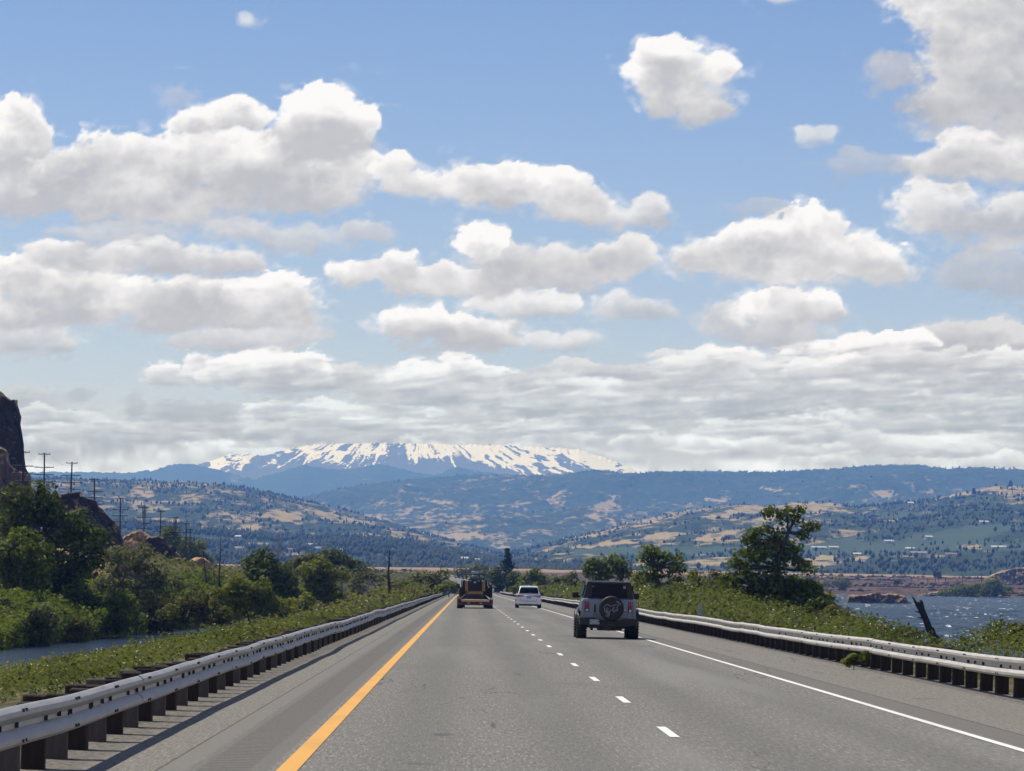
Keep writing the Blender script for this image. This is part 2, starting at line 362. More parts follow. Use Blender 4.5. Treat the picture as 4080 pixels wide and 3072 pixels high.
def one(x,y,c):
    soft,op,shd,seed,bl=c
    ox=seed*7.31;oy=seed*3.77
    low=np.clip((y-740)/200,0,1); sc=1-.45*low
    def dens(x,y,oc=5):
        wx=x+26*sc*(fbm(x/60+ox,y/48+oy,3,5)-.5)*2; wy=y+17*sc*(fbm(x/60+9+ox,y/48+4,3,8)-.5)*2
        m=np.full(x.shape,-1.0)
        for cx,cy,rx,ry in bl:
            dy=(wy-cy)/ry; q=((wx-cx)/rx)**2+np.where(dy>0,dy*dy*1.25,dy*dy)
            v=1-q; m=np.maximum(m,v)+.12*np.clip(np.minimum(m,v),0,1)
        n=.62*billow(x/(78*sc)+ox,y/(56*sc)+oy,oc+1,3+seed,.62)+.38*fbm(x/(40*sc)+oy,y/(26*sc)+ox,oc+1,7+seed,.6)
        return m*1.0+(n-.445)*1.75
    d=dens(x,y)
    cy0=min(b[1]-b[3] for b in bl);cy1=max(b[1]+b[3] for b in bl)
    hh=np.clip((y-cy0)/(cy1-cy0),0,1)
    w=soft*(.22+.95*hh)*(.45+1.3*fbm(x/90+oy,y/70+ox,3,21))
    a=np.clip(d/w+.0,0,1);a=a*a*(3-2*a); wi=np.clip((fbm(x/30+ox,y/20+oy,5,41,.62)-.44)*3.2,0,1)*np.clip((d+.58)/.70,0,1); a=np.maximum(a,.72*wi)*op
    T=0;st=7*(1-.3*low)
    for i in range(1,9): T=T+np.clip(dens(x-st*i*.35,y-st*i,4),0,.9)
    L=np.exp(-T*.20)
    det=billow(x/34+ox,y/26+oy,5,50+seed,.6)-.52
    big=fbm(x/(120*sc)+oy,y/(62*sc)+ox,3,90+seed)-.5
    L=L*.86+.30*(1-hh)-.20*hh+det*.60*(1-.5*hh)+big*1.25+(fbm(x/11+ox,y/9+oy,3,71)-.5)*.22*(1-.6*hh)
    L=np.clip(L,0,1.1)*.75*shd+.25*shd
    return a,np.clip(L,0,1.1)
def clouds(x,y):
    A=np.zeros(x.shape);C=np.zeros(x.shape)
    order=sorted(CL,key=lambda c:-max(b[1]+b[3]*.6 for b in c[4]))
    # bank fill
    k=np.clip((y-875)/55,0,1)*(.95+.3*np.clip((x-1000)/200,0,1))*(1-.9*np.exp(-((x-250)/110)**2-((y-880)/50)**2))
    n=fbm(x/210,y/34,6,30)
    k=np.maximum(k,np.clip((y-825)/50,0,1)*np.clip((x-1180)/120,0,1));A=np.clip((k+ (n-.5)*1.9-.25)/.45,0,1)*np.clip(k*4,0,1);C=.40+.75*np.clip((fbm(x/120+4,y/28,6,33,.58)-.42)*2.2,0,1)+.12*np.clip((y-960)/60,0,1)
    C=C*A
    for c in order:
        x0=min(b[0]-b[2]*1.35 for b in c[4])-30;x1=max(b[0]+b[2]*1.35 for b in c[4])+30
        y0=min(b[1]-b[3]*1.4 for b in c[4])-25;y1=max(b[1]+b[3]*1.4 for b in c[4])+25
        s=(x>x0)&(x<x1)&(y>y0)&(y<y1)
        if not s.any(): continue
        a,L=one(x[s],y[s],c)
        A[s]=A[s]*(1-a)+a; C[s]=C[s]*(1-a)+L*a
    return A,C/np.maximum(A,1e-4)

def generic(x, y):
    "fair-weather cloud everywhere the chart does not reach"
    s = 1+np.clip((900-y)/900, 0, 6)
    n = billow(x/(420*s), y/(170*s), 6, 401, .55)+.35*(fbm(x/(900*s), y/(420*s), 4, 77)-.5)
    a = sstep(n, .62, .76); n2 = billow(x/(420*s)-.03, y/(170*s)-.12, 6, 401, .55)
    return a, np.clip(.72+(n-n2)*3.0, .2, 1.05)
HAZE, HCOL = 7.5e-5, (.15, .37, 1.0)
AIR = np.array([.60, .62, .63])
def airgain(EL):
    "a cloud shines through the air in front of it: T of its light arrives, the air adds its own"
    L = np.minimum(34000, 1150/np.tan(np.clip(EL, .01, 2))); T = np.exp(-HAZE*L[..., None]*np.array(HCOL))
    return 1/T, AIR*(1-T)/T
def build_sky():
    R = 220000.0
    az = np.concatenate([np.arange(-180, -14, 3.0), np.arange(-14, -7.5, .35), np.arange(-7.5, 9.2, .0285), np.arange(9.2, 14, .35), np.arange(14, 180.1, 3.0)])
    el = np.concatenate([np.arange(-.6, 1.9, .12), np.arange(1.9, 9.1, .0285), np.arange(9.1, 20, .7), np.arange(20, 48.1, 2.5)])
    AZ, EL = np.meshgrid(np.radians(az), np.radians(el)); nr, nc = AZ.shape
    v = np.stack([R*np.cos(EL)*np.sin(AZ), R*np.cos(EL)*np.cos(AZ), R*np.sin(EL)], -1).reshape(-1, 3)
    fx = AZ*F; fy = -np.tan(EL)*F                      # chart position
    px = (VX+fx*CS-fy*SN)/4080*2212; py = (VY+fy*CS+fx*SN)/4080*2212
    a, L = clouds(px, py); ga, gL = generic(px, py)
    w = np.maximum(np.maximum(sstep(px, 2330, 2600), sstep(-px, 120, 400)), sstep(-py, 40, 300))
    A = a*(1-w)+ga*w; LL = L*(1-w)+gL*w
    A *= 1-sstep(np.degrees(EL), 38, 47)
    i = np.arange(nr*nc).reshape(nr, nc)
    f = np.stack([i[:-1, :-1], i[:-1, 1:], i[1:, 1:], i[1:, :-1]], -1).reshape(-1, 4)
    me = npmesh('sky', v, f, True); fattr(me, 'cover', A.ravel()); fattr(me, 'lit', LL.ravel()); gi, gs = airgain(EL); LL = LL-.03*sstep(py, 780, 940)*(1-w); me.attributes['lit'].data.foreach_set('value', LL.astype(np.float32).ravel()); gi = gi*(1-(sstep(py, 720, 900)*(1-w))[..., None]*np.array([.085, .02, .0])); cattr(me, 'air', gi.reshape(-1, 3)); cattr(me, 'airlight', gs.reshape(-1, 3))
    n = N('cloud_sky'); c = n.attr('cover'); l = n.attr('lit')
    p = n.pos(); d = n.noise(n.map(p, (.00067, .00067, .00105)), 1, 5, .6)
    dd = n.math('SUBTRACT', d, .5)
    c2 = n.math('ADD', c, n.math('MULTIPLY', dd, n.math('MULTIPLY', n.math('MULTIPLY', c, n.math('SUBTRACT', 1.0, c)), 2.6)), True)
    l2 = n.math('ADD', l, n.math('MULTIPLY', dd, .22), True)
    r = n.n('ShaderNodeValToRGB'); e = r.color_ramp.elements; e[0].position = 0; e[0].color = (*CLOUD[0], 1); e[1].position = 1; e[1].color = (*CLOUD[2], 1)
    k = r.color_ramp.elements.new(.5); k.color = (*CLOUD[1], 1); n.t.links.new(l2, r.inputs[0])
    em = n.n('ShaderNodeEmission'); n.t.links.new(n.mix(1.0, n.mix(1.0, r.outputs[0], n.attr('air', 'Color'), 'MULTIPLY'), n.attr('airlight', 'Color'), 'SUBTRACT'), em.inputs[0]); em.inputs[1].default_value = 1.0
    tr = n.n('ShaderNodeBsdfTransparent'); mx = n.n('ShaderNodeMixShader'); n.t.links.new(c2, mx.inputs[0]); n.t.links.new(tr.outputs[0], mx.inputs[1]); n.t.links.new(em.outputs[0], mx.inputs[2])
    m = n.out(mx.outputs[0])
    try: m.cycles.emission_sampling = 'NONE'
    except Exception: pass
    tag(link('sky', me, m), kind='structure')
CLOUD = [(.40, .425, .475), (.66, .66, .665), (.97, .955, .93)]
build_sky()

# ================================================================ HAZE
def build_haze():
    n = bpy.data.materials.new('haze'); n.use_nodes = True; t = n.node_tree; t.nodes.clear()
    v = t.nodes.new('ShaderNodeVolumePrincipled'); v.inputs['Color'].default_value = (*HCOL, 1); v.inputs['Density'].default_value = HAZE
    v.inputs['Absorption Color'].default_value = (1, 1, 1, 1); v.inputs['Anisotropy'].default_value = 0
    o = t.nodes.new('ShaderNodeOutputMaterial'); t.links.new(v.outputs[0], o.inputs['Volume'])
    n.cycles.homogeneous_volume = True
    tag(MB().box(-9000, 9000, -300, 34000, -14, 1150).build('haze', n), kind='stuff')
build_haze()

# ================================================================ GROUND
def grid_mesh(name, X, Y, Z, smooth=True):
    nr, nc = X.shape; i = np.arange(nr*nc).reshape(nr, nc)
    f = np.stack([i[:-1, :-1], i[:-1, 1:], i[1:, 1:], i[1:, :-1]], -1).reshape(-1, 4)
    return npmesh(name, np.stack([X, Y, Z], -1).reshape(-1, 3), f, smooth)
def build_ground():
    xs = np.concatenate([-np.geomspace(8800, 130, 40), -np.arange(126, 30, -3.0), -np.arange(30, 5, -.9), np.arange(-5, 11, 2.0), np.arange(11, 40, 1.2), np.arange(40, 400, 9.0), np.geomspace(400, 8800, 50)])
    ys = np.concatenate([np.arange(-60, 20, 10), np.arange(20, 300, 2.0), np.arange(300, 700, 5.0), np.arange(700, 3600, 12.0), np.geomspace(3600, 33500, 40)])
    U, Y = np.meshgrid(xs, ys); X = U+rc(np.minimum(Y, 3500))*np.exp(-(U/900)**2)
    Z = ground(X, Y); me = grid_mesh('ground', X, Y, Z)
    n = N('ground'); p = n.pos(); q = n.xyz(p); f = n.noise(p, .35, 6, .65); g = n.noise(n.map(p, (.012, .004, .02)), 1, 7, .62); h = n.noise(n.map(p, (.10, .03, .3)), 1, 6, .7)
    far = n.step(q[1], 1600, 1900)
    near = n.mix(n.step(f, .35, .65), (.045, .048, .020), (.13, .105, .060))
    dry = n.mix(h, (.22, .145, .080), (.35, .24, .14)); bas = n.mix(n.step(h, .38, .62), (.032, .019, .010), (.125, .080, .046))
    hi = n.math('ADD', n.math('MULTIPLY', n.math('SUBTRACT', q[2], 6.2), .30), n.math('MULTIPLY', n.math('SUBTRACT', g, .5), 4.2))
    fc = n.mix(n.step(hi, -.35, .55), bas, dry)
    slope = n.math('MULTIPLY', n.step(q[0], -45, -60), n.math('SUBTRACT', 1, n.step(q[1], 3000, 3300)))
    c = n.mix(far, near, fc); c = n.mix(n.math('MULTIPLY', slope, n.step(f, .3, .5)), c, n.mix(h, (.20, .135, .075), (.34, .24, .14)))
    tag(link('ground', me, n.out(n.bsdf(c, .95, 0, n.bump(f, .6, .15), .1))), kind='structure')
    return me
build_ground()
def build_water():
    def wmat(name, c, rough, sc, foam, st):
        n = N(name); p = n.pos()
        a = n.noise(n.map(p, (sc, sc*.45, sc)), 1, 5, .62, .3); b = n.noise(n.map(p, (sc*4, sc*2.2, sc*4)), 1, 3, .6)
        h = n.math('ADD', a, n.math('MULTIPLY', b, .35)); ba = n.bump(h, st, .9)
        col = n.mix(n.step(a, .35, .68), tuple(k*.55 for k in c), tuple(k*1.35 for k in c))
        if foam:
            w1 = n.noise(n.map(p, (.10, .022, .1)), 1, 3, .55); w2 = n.noise(n.map(p, (.55, .10, .5)), 1, 4, .6)
            k = n.math('MULTIPLY', n.step(w2, .60, .66), n.step(w1, .44, .56)); col = n.mix(k, col, (.72, .76, .78)); rg = n.math('ADD', rough, n.math('MULTIPLY', k, .6))
        else: rg = rough
        return n.out(n.bsdf(col, rg, 0, ba, .08))
    # river: swell built as geometry
    xs = np.concatenate([np.arange(14, 60, 1.1), np.arange(60, 420, 2.2), np.geomspace(420, 2500, 60)]); ys = np.concatenate([np.arange(60, 900, 2.4), np.arange(900, 1960, 6)])
    X, Y = np.meshgrid(xs, ys); fo = sstep(-Y, -900, -500)
    Z = WATER+(billow(X/9+Y/60, Y/5.5, 4, 3, .6)-.5)*1.0
    tag(link('river_water', grid_mesh('river_water', X, Y, Z), wmat('river', (.011, .034, .050), .30, .9, True, 1.0)), kind='structure')
    xs = np.arange(-46, -20, 1.0); ys = np.arange(120, 560, 2.0); X, Y = np.meshgrid(xs, ys); Z = WATER+(fbm(X/2, Y/1.5, 3, 3)-.5)*.10
    tag(link('pond_water', grid_mesh('pond_water', X, Y, Z), wmat('pond', (.012, .028, .050), .12, 2.2, False, .35)), kind='structure')
build_water()

# ================================================================ ROAD
YL, YR, DASH = -1.52, 5.82, 2.32        # lateral positions of the yellow line, the white line and the lane dashes
rys = np.concatenate([np.arange(-40, 900, 2.0), np.arange(900, 3300, 6.0)])
def strip(name, lats, ys, dz, mat, parent=None):
    L, Y = np.meshgrid(np.array(lats, float), ys); X = L+rc(Y); Z = rz(Y)+dz+0*L
    me = grid_mesh(name, X, Y, Z); fattr(me, 'lat', L.ravel()); return link(name, me, mat, parent)
def build_road():
    n = N('asphalt'); p = n.pos(); la = n.attr('lat'); q = n.xyz(p)
    sp = n.noise(p, 26, 3, .75); sp2 = n.noise(p, 9, 3, .7); big = n.noise(n.map(p, (.5, .02, 1)), 1, 5, .6); pat = n.noise(n.map(p, (.35, .09, 1)), 1, 4, .6)
    ag = n.noise(n.map(p, (34, 1.9, 1)), 1, 3, .8); base = n.mix(n.step(sp, .34, .70), (.085, .081, .076), (.215, .205, .190)); base = n.mix(n.math('MULTIPLY', n.step(ag, .52, .68), .8), base, (.31, .297, .276)); base = n.mix(n.math('MULTIPLY', n.step(ag, .46, .32), .8), base, (.075, .072, .068))
    base = n.mix(n.step(sp2, .56, .75), base, (.20, .195, .185))
    lane = n.math('PINGPONG', n.math('ADD', la, 1.52), 1.83)          # 0 at lane edges, 1.83 in the middle
    wt = n.math('MULTIPLY', n.step(lane, .35, .95), n.math('SUBTRACT', 1, n.step(lane, 1.05, 1.75)))
    base = n.mix(n.math('MULTIPLY', wt, .42), base, (.10, .098, .095))
    base = n.mix(n.math('MULTIPLY', n.step(big, .48, .70), .55), base, (.20, .195, .185))
    base = n.mix(n.math('MULTIPLY', n.step(pat, .58, .72), .30), base, (.085, .083, .080))
    def band(a, b, w=.03): return n.math('MULTIPLY', n.step(la, a-w, a+w), n.math('SUBTRACT', 1, n.step(la, b-w, b+w)))
    sh = n.mix(n.step(sp, .36, .66), (.095, .089, .081), (.225, .211, .191)); sh = n.mix(n.step(ag, .50, .68), sh, (.24, .228, .205)); sh = n.mix(n.step(ag, .44, .32), sh, (.085, .08, .073)); sh = n.mix(n.math('MULTIPLY', n.step(pat, .4, .7), .4), sh, (.155, .142, .125))
    base = n.mix(n.math('MAXIMUM', band(-9, -1.66), band(5.93, 12)), base, sh)
    smooth = n.mix(sp, (.100, .096, .090), (.140, .134, .126))
    base = n.mix(n.math('MULTIPLY', band(5.95, 6.47, .02), .85), base, smooth); base = n.mix(band(6.455, 6.485, .012), base, (.045, .043, .04))
    base = n.mix(n.math('MULTIPLY', band(-2.38, -1.68, .03), .75), base, smooth); base = n.mix(n.math('MULTIPLY', band(-2.62, -2.40, .03), .8), base, (.155, .150, .142)); base = n.mix(band(-2.64, -2.62, .01), base, (.05, .048, .045))
    # rumble strip: milled grooves
    gr = n.math('PINGPONG', q[1], .155); gm = n.math('MULTIPLY', band(-2.28, -1.84, .03), n.step(gr, .05, .10)); base = n.mix(n.math('MULTIPLY', gm, .5), base, (.05, .048, .046))
    gv = n.math('MULTIPLY', n.math('MAXIMUM', band(-12, -3.28, .10), band(8.30, 20, .10)), 1); base = n.mix(gv, base, n.mix(n.step(n.noise(p, 12, 3, .8), .4, .62), (.06, .053, .045), (.19, .172, .15)))
    # isolated stains and tar drips
    for (x, y, rx, ry, s) in [(-.22, 41, .16, .55, .55), (.35, 44, .05, 1.4, .6), (-.38, 34.2, .2, .35, .35), (7.1, 58, .3, .6, .3), (1.0, 70, .12, 1.5, .3), (3.9, 52, .2, .5, .25)]:
        dx = n.math('DIVIDE', n.math('SUBTRACT', la, x), rx); dy = n.math('DIVIDE', n.math('SUBTRACT', q[1], y), ry)
        r2 = n.math('ADD', n.math('MULTIPLY', dx, dx), n.math('MULTIPLY', dy, dy)); k = n.math('MULTIPLY', n.step(n.math('ADD', r2, n.math('MULTIPLY', sp2, .9)), 1.3, .5), s); base = n.mix(k, base, (.035, .035, .038))
    cr = n.noise(n.map(p, (.55, .045, 1)), 1, 5, .55, .4); ck = n.math('MULTIPLY', n.math('SUBTRACT', 1, n.step(n.math('ABSOLUTE', n.math('SUBTRACT', cr, .52)), .002, .005)), n.step(n.noise(n.map(p, (.2, .03, 1)), 1, 2), .52, .60))
    base = n.mix(n.math('MULTIPLY', ck, .75), base, (.045, .043, .042))
    hgt = n.math('ADD', n.math('MULTIPLY', sp, .5), n.math('MULTIPLY', gm, -2.0))
    base = n.mix(1.0, base, (1.02, 1.03, .985), 'MULTIPLY')
    am = n.out(n.bsdf(base, .88, 0, n.bump(hgt, .5, .012), .25))
    road = strip('road', [-4.2, -3.3, -2.3, -1.5, 0, 2.18, 4, 5.8, 7, 8.3, 9.0], rys, 0.0, am); tag(road, kind='structure')
    def paint(name, c, c2):
        n = N(name); p = n.pos(); f = n.noise(p, 30, 3, .7); g = n.noise(n.map(p, (2, .3, 1)), 1, 4); k = n.math('MULTIPLY', n.step(f, .55, .75), .55); return n.out(n.bsdf(n.mix(n.math('MULTIPLY', n.step(g, .45, .7), .35), n.mix(k, c, c2), c2), .6, 0, None, .3))
    yl = paint('yellow_paint', (.66, .34, .055), (.42, .24, .07)); wh = paint('white_road_paint', (.74, .73, .69), (.45, .44, .42))
    strip('yellow_edge_line', [YL-.09, YL+.09], rys, .006, yl, road)
    strip('white_edge_line', [YR-.055, YR+.055], rys, .006, wh, road)
    y0 = 42.75; first = None
    for k in range(46):
        ya = y0-12.19*2+12.19*k
        o = strip('lane_dash', [DASH-.055, DASH+.055], np.array([ya-1.52, ya, ya+1.52]), .006, wh, road)
build_road()

# ================================================================ GUARDRAILS
PROF = [(.052, .0), (.03, .012), (.002, .035), (.0, .075), (.045, .118), (.072, .135), (.072, .175), (.045, .192), (.0, .235), (.002, .275), (.03, .298), (.052, .31)]
def build_guardrail(side, face, label, y_near, y_far, off, phase, sp):
    "face: lateral position of the rail's road side; side -1 = left of the road"
    rnd = random.Random(5+side)
    root = thing('guardrail', label, 'guardrail', (face, y_near, float(rz(y_near))))
    ctr = np.array([face, y_near, float(rz(y_near))])
    top = .65; RM = M['rail'] if side < 0 else M['rail_sunlit']
    def lat(Y): return face+rc(Y)+side*.0+ (fbm(Y/9.0, 0*Y, 3, 11+side)-.5)*.10+(fbm(Y/2.2, 0*Y+3, 2, 12)-.5)*.02
    def hz(Y): return rz(Y)+(fbm(Y/13.0, 0*Y+8, 3, 21+side)-.5)*.09
    def section(ya, yb, step, grow):
        ys = np.arange(ya, yb+step*.5, step); rows = []
        tw = (rnd.random()-.5)*.02
        for Y in ys:
            x0 = float(lat(np.array(Y))); z0 = float(hz(np.array(Y)))+top-.31+tw
            rows.append([(x0+side*(d+grow), Y, z0+h) for d, h in PROF]+[(x0+side*(d+grow+.006), Y, z0+h) for d, h in reversed(PROF)])
        m = MB(); m.loft(rows, True); m.v = [tuple(np.array(p)-ctr) for p in m.v]; return m
    y = y_near; k = 0
    while y < 330:
        section(y-.16, y+7.62, .95, .004*(k % 2)).build('rail_section', RM, root, True); y += 7.62; k += 1
    section(y, y_far, 8.0, 0).build('distant_rail', RM, root, True)
    # bolts through the valley of the rail
    bm = MB(); Y = y_near+phase
    while Y < (130 if side < 0 else 95):
        x0 = float(lat(np.array(Y))); z0 = float(hz(np.array(Y)))+top-.155
        bm.box(min(x0+side*.072, x0+side*.045), max(x0+side*.072, x0+side*.045), Y-.013, Y+.013, z0-.022, z0+.022)
        if int((Y-y_near)/sp) % 2 == 0:
            for dy in (-.10, .10):
                for dz in (-.115, .115): bm.box(x0-.012, x0+.012, Y+dy-.014, Y+dy+.014, z0+dz-.012, z0+dz+.012)
        else:
            bm.box(min(x0+side*.072, x0+side*.04), max(x0+side*.072, x0+side*.04), Y+sp/2-.013, Y+sp/2+.013, z0-.022, z0+.022)
        Y += sp
    bm.v = [tuple(np.array(p)-ctr) for p in bm.v]; b = bm.build('bolts', M['dark_steel'], root); b['kind'] = 'stuff'
    # posts with their blocks
    def pm(w, d, h): return MB().bbox(-d/2, d/2, -w/2, w/2, -.35, h, .012, 1).mesh('post')
    meshes = [pm(.20, .20, .60), pm(.205, .20, .625), pm(.195, .20, .585)]; blocks = [MB().bbox(-.10, .10, -.10, .10, .36, h, .012, 1).mesh('block') for h in (.62, .64, .60)]
    for mlist in (meshes, blocks):
        for i, me in enumerate(mlist): me.materials.append(M['creosote'])
    wm = []
    for me in meshes: c = me.copy(); c.materials.clear(); c.materials.append(M['weathered']); wm.append(c)
    Y = y_near+phase; k = 0
    while Y < y_near+phase+sp*148:
        x0 = float(lat(np.array(Y))); z0 = float(rz(Y)); j = rnd.randrange(3); me = (wm if k % 2 and side < 0 else meshes)[j]
        o = link('post', me, None, root, (x0+side*.375-ctr[0], Y-ctr[1], z0-ctr[2]+rnd.uniform(-.015, .02))); o.rotation_euler = (rnd.uniform(-.02, .02), rnd.uniform(-.025, .025), rnd.uniform(-.06, .06))
        if Y < 260:
            c = link('block', blocks[rnd.randrange(3)], None, o, (-side*.20, 0, 0)); c.rotation_euler = (rnd.uniform(-.03, .03), rnd.uniform(-.03, .03), rnd.uniform(-.05, .05))
        Y += sp; k += 1
    far = MB()
    while Y < min(y_far, 1100):
        x0 = float(lat(np.array(Y)))+side*.36-ctr[0]; z0 = float(rz(Y))-ctr[2]; far.box(x0-.1, x0+.1, Y-.1-ctr[1], Y+.1-ctr[1], z0-.3, z0+.72); Y += sp
    f = far.build('distant_posts', M['creosote'], root); f['kind'] = 'stuff'
    return root
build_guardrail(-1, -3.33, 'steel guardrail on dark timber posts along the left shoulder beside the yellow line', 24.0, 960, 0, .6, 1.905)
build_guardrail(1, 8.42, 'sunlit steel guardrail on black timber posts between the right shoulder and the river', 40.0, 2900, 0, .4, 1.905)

# ================================================================ HILLS
def m_hill():
    n = N('hill_cover'); p = n.pos(); cv = n.n('ShaderNodeAttribute', attribute_name='cover').outputs['Color']
    s = n.n('ShaderNodeSeparateColor'); n.t.links.new(cv, s.inputs[0]); dry, orch, snow = s.outputs[0], s.outputs[1], s.outputs[2]
    f1 = n.noise(n.map(p, (.011, .006, .02)), 1, 8, .70); f2 = n.noise(n.map(p, (.05, .022, .07)), 1, 4, .7); dots = n.vor(n.map(p, (.045, .020, .05)), 1)
    forest = n.mix(n.step(f2, .3, .7), (.016, .030, .016), (.050, .068, .030)); forest = n.mix(n.step(f1, .56, .68), forest, (.085, .085, .045))
    grass = n.mix(f2, (.235, .185, .105), (.34, .275, .155))
    k = n.math('ADD', dry, n.math('MULTIPLY', n.math('SUBTRACT', f1, .5), 2.8)); k = n.math('ADD', k, n.math('MULTIPLY', n.math('SUBTRACT', f2, .5), 1.2)); c = n.mix(n.step(k, .38, .80), forest, grass)
    tr = n.math('MULTIPLY', n.math('MULTIPLY', n.step(dots, .42, .28), n.step(f1, .36, .48)), n.math('SUBTRACT', 1, n.step(dry, .85, 1.0))); c = n.mix(tr, c, (.028, .042, .022))
    rows = n.noise(n.map(p, (.05, .006, .05)), 1, 4, .6)
    c = n.mix(n.step(orch, .35, .6), c, n.mix(rows, (.040, .066, .042), (.070, .100, .058)))
    n.rockc = None
    rock = n.mix(f1, (.045, .050, .062), (.13, .125, .125)); c2 = n.mix(n.step(n.math('ADD', snow, n.math('MULTIPLY', n.math('SUBTRACT', f2, .5), .25)), .49, .53), rock, (.64, .68, .77))
    c = n.mix(n.step(snow, .01, .05), c, c2)
    return n.out(n.bsdf(c, .95, 0, None, .05))
M['hill'] = m_hill()
LAY = {}
def hill(name, crest, yc, base, yb, nx, ny, amp, scale, cover, shape=1.0, seed=0, x0=None, x1=None, ridge=True):
    px = np.array([c[0] for c in crest], float); py = np.array([c[1] for c in crest], float)
    A = np.array([ab(a, b) for a, b in crest]); B = np.array([ab(a, b) for a, b in base])
    a = np.linspace(A[0, 0], A[-1, 0], nx); bc = np.interp(a, A[:, 0], A[:, 1]); bb = np.interp(a, B[:, 0], B[:, 1])
    bj = (fbm(a*1500, 0*a, 6, seed, .65)-.5)*.0011
    v = np.concatenate([np.linspace(0, 1, ny), [1.02, 1.06, 1.15, 1.35, 1.6]])
    Aa, V = np.meshgrid(a, v); Y = yb+(yc-yb)*V; X = Aa*Y
    ZC = CZ-bc*yc-bj[None, :]*yc*sstep(V, .86, 1)*(V <= 1.001); ZB = CZ-bb*yb; Vc = np.clip(V, 0, 1)
    s = Vc**shape
    Z = ZB+(ZC-ZB)*s
    env = np.sin(np.clip(V, 0, 1)*PI)**.8
    nn = billow(X/scale+seed*3.1, Y/(scale*1.3), 5, seed, .5)-.55 if ridge else fbm(X/scale, Y/scale, 5, seed)-.5
    Z = Z+nn*amp*env*2+ (fbm(X/(scale*.2), Y/(scale*.3), 4, seed+5)-.5)*amp*.28*env
    Z = np.where(V > 1, Z-(V-1)*(ZC-ZB)*1.1-40*(V-1), Z)
    # the crest stays the skyline: no point in front may rise above its line
    lim = bc-.00004+bj; bmin = lim[None, :]
    Z = np.where(V < .985, np.minimum(Z, CZ-bmin*Y), Z)
    me = grid_mesh(name, X, Y, Z)
    PX, PY = proj(X, Y, Z)
    cov = cover(PX, PY, X, Y, Z, V); cattr(me, 'cover', cov.reshape(-1, 3))
    o = link(name, me, M['hill']); tag(o, kind='structure'); LAY[name] = (X, Y, Z, PX, PY, cov)
    return o
def ell(PX, PY, L, soft=.35):
    r = np.zeros(PX.shape); wx = PX+46*(fbm(PX/46, PY/14, 5, 60, .6)-.5)*2; wy = PY+15*(fbm(PX/46+7, PY/12, 5, 61, .6)-.5)*2
    for (cx, cy, rx, ry, *k) in L:
        t = k[1] if len(k) > 1 else 0.0; s = k[0] if k else 1.0
        dx = wx-cx; dy = wy-cy-dx*t
        q = (dx/rx)**2+(dy/ry)**2; r = np.maximum(r, s*.92*sstep(-q, -1-soft*2, -1+soft*1.6))
    return r
def cov3(d, o=None, s=None): z = np.zeros(d.shape); return np.stack([d, z if o is None else o, z if s is None else s], -1)
# snow-streaked volcano, its summit lost in the cloud bank
def cov_snow(PX, PY, X, Y, Z, V):
    th = np.arctan2(PX-1640, (PY-1560)*1.0); rr = np.hypot(PX-1640, (PY-1560)*1.0); w = 60*(fbm(PX/70, PY/30, 4, 90)-.5)
    st = .76*billow(th*30+w/30, rr/110+w/60, 5, 9, .64)+.24*billow(PX/22+w/30, PY/11, 5, 19, .64)+.03
    line = np.interp(PX, [700, 820, 980, 1150, 1400, 1700, 1850, 2100, 2400, 2600], [1878, 1876, 1850, 1826, 1838, 1850, 1850, 1880, 1892, 1905])
    k = .50+(line-PY)/70.0*.9; k = np.clip(k, 0, .95)
    rk = ell(PX, PY, [(1585, 1830, 60, 60, 1, .35), (1700, 1850, 60, 22), (1900, 1860, 110, 26, 1, .35), (1090, 1812, 70, 14), (1780, 1800, 34, 26, .5, .3), (2150, 1850, 26, 30, .7, .3)])
    sn = .5+(k-.97)*1.0+(st-.58)*3.2-rk*.5-.10*sstep(-PX, -2100, -1700)*0
    return cov3(0*PX, 0*PX, np.clip(.06+sn, .06, 1))
hill('mountain', [(740, 1875), (790, 1852), (913, 1812), (980, 1803), (1046, 1817), (1112, 1800), (1207, 1778), (1264, 1770), (1407, 1767), (1596, 1764), (1834, 1772), (2023, 1774), (2308, 1790), (2403, 1823), (2498, 1857), (2583, 1890), (2680, 1925)], 21000,
     [(740, 1990), (2680, 1990)], 18800, 420, 150, 24, 700, cov_snow, .9, 3)
hill('far_hills', [(-900, 1900), (60, 1885), (184, 1880), (374, 1882), (523, 1883), (623, 1870), (697, 1847), (777, 1850), (860, 1868), (960, 1895), (1008, 1909), (1090, 1888), (1207, 1852), (1290, 1866), (1388, 1871), (1520, 1847), (1640, 1878), (1730, 1895), (1815, 1861), (1929, 1880), (2100, 1900), (2500, 1925), (3100, 1940)], 18000,
     [(-900, 2100), (3100, 2100)], 15000, 420, 60, 22, 1400, lambda PX, PY, X, Y, Z, V: cov3(.10*fbm(X/900, Y/900, 4, 8)+ell(PX, PY, [(960, 1895, 60, 14, .5, -.4)])), .9, 5)
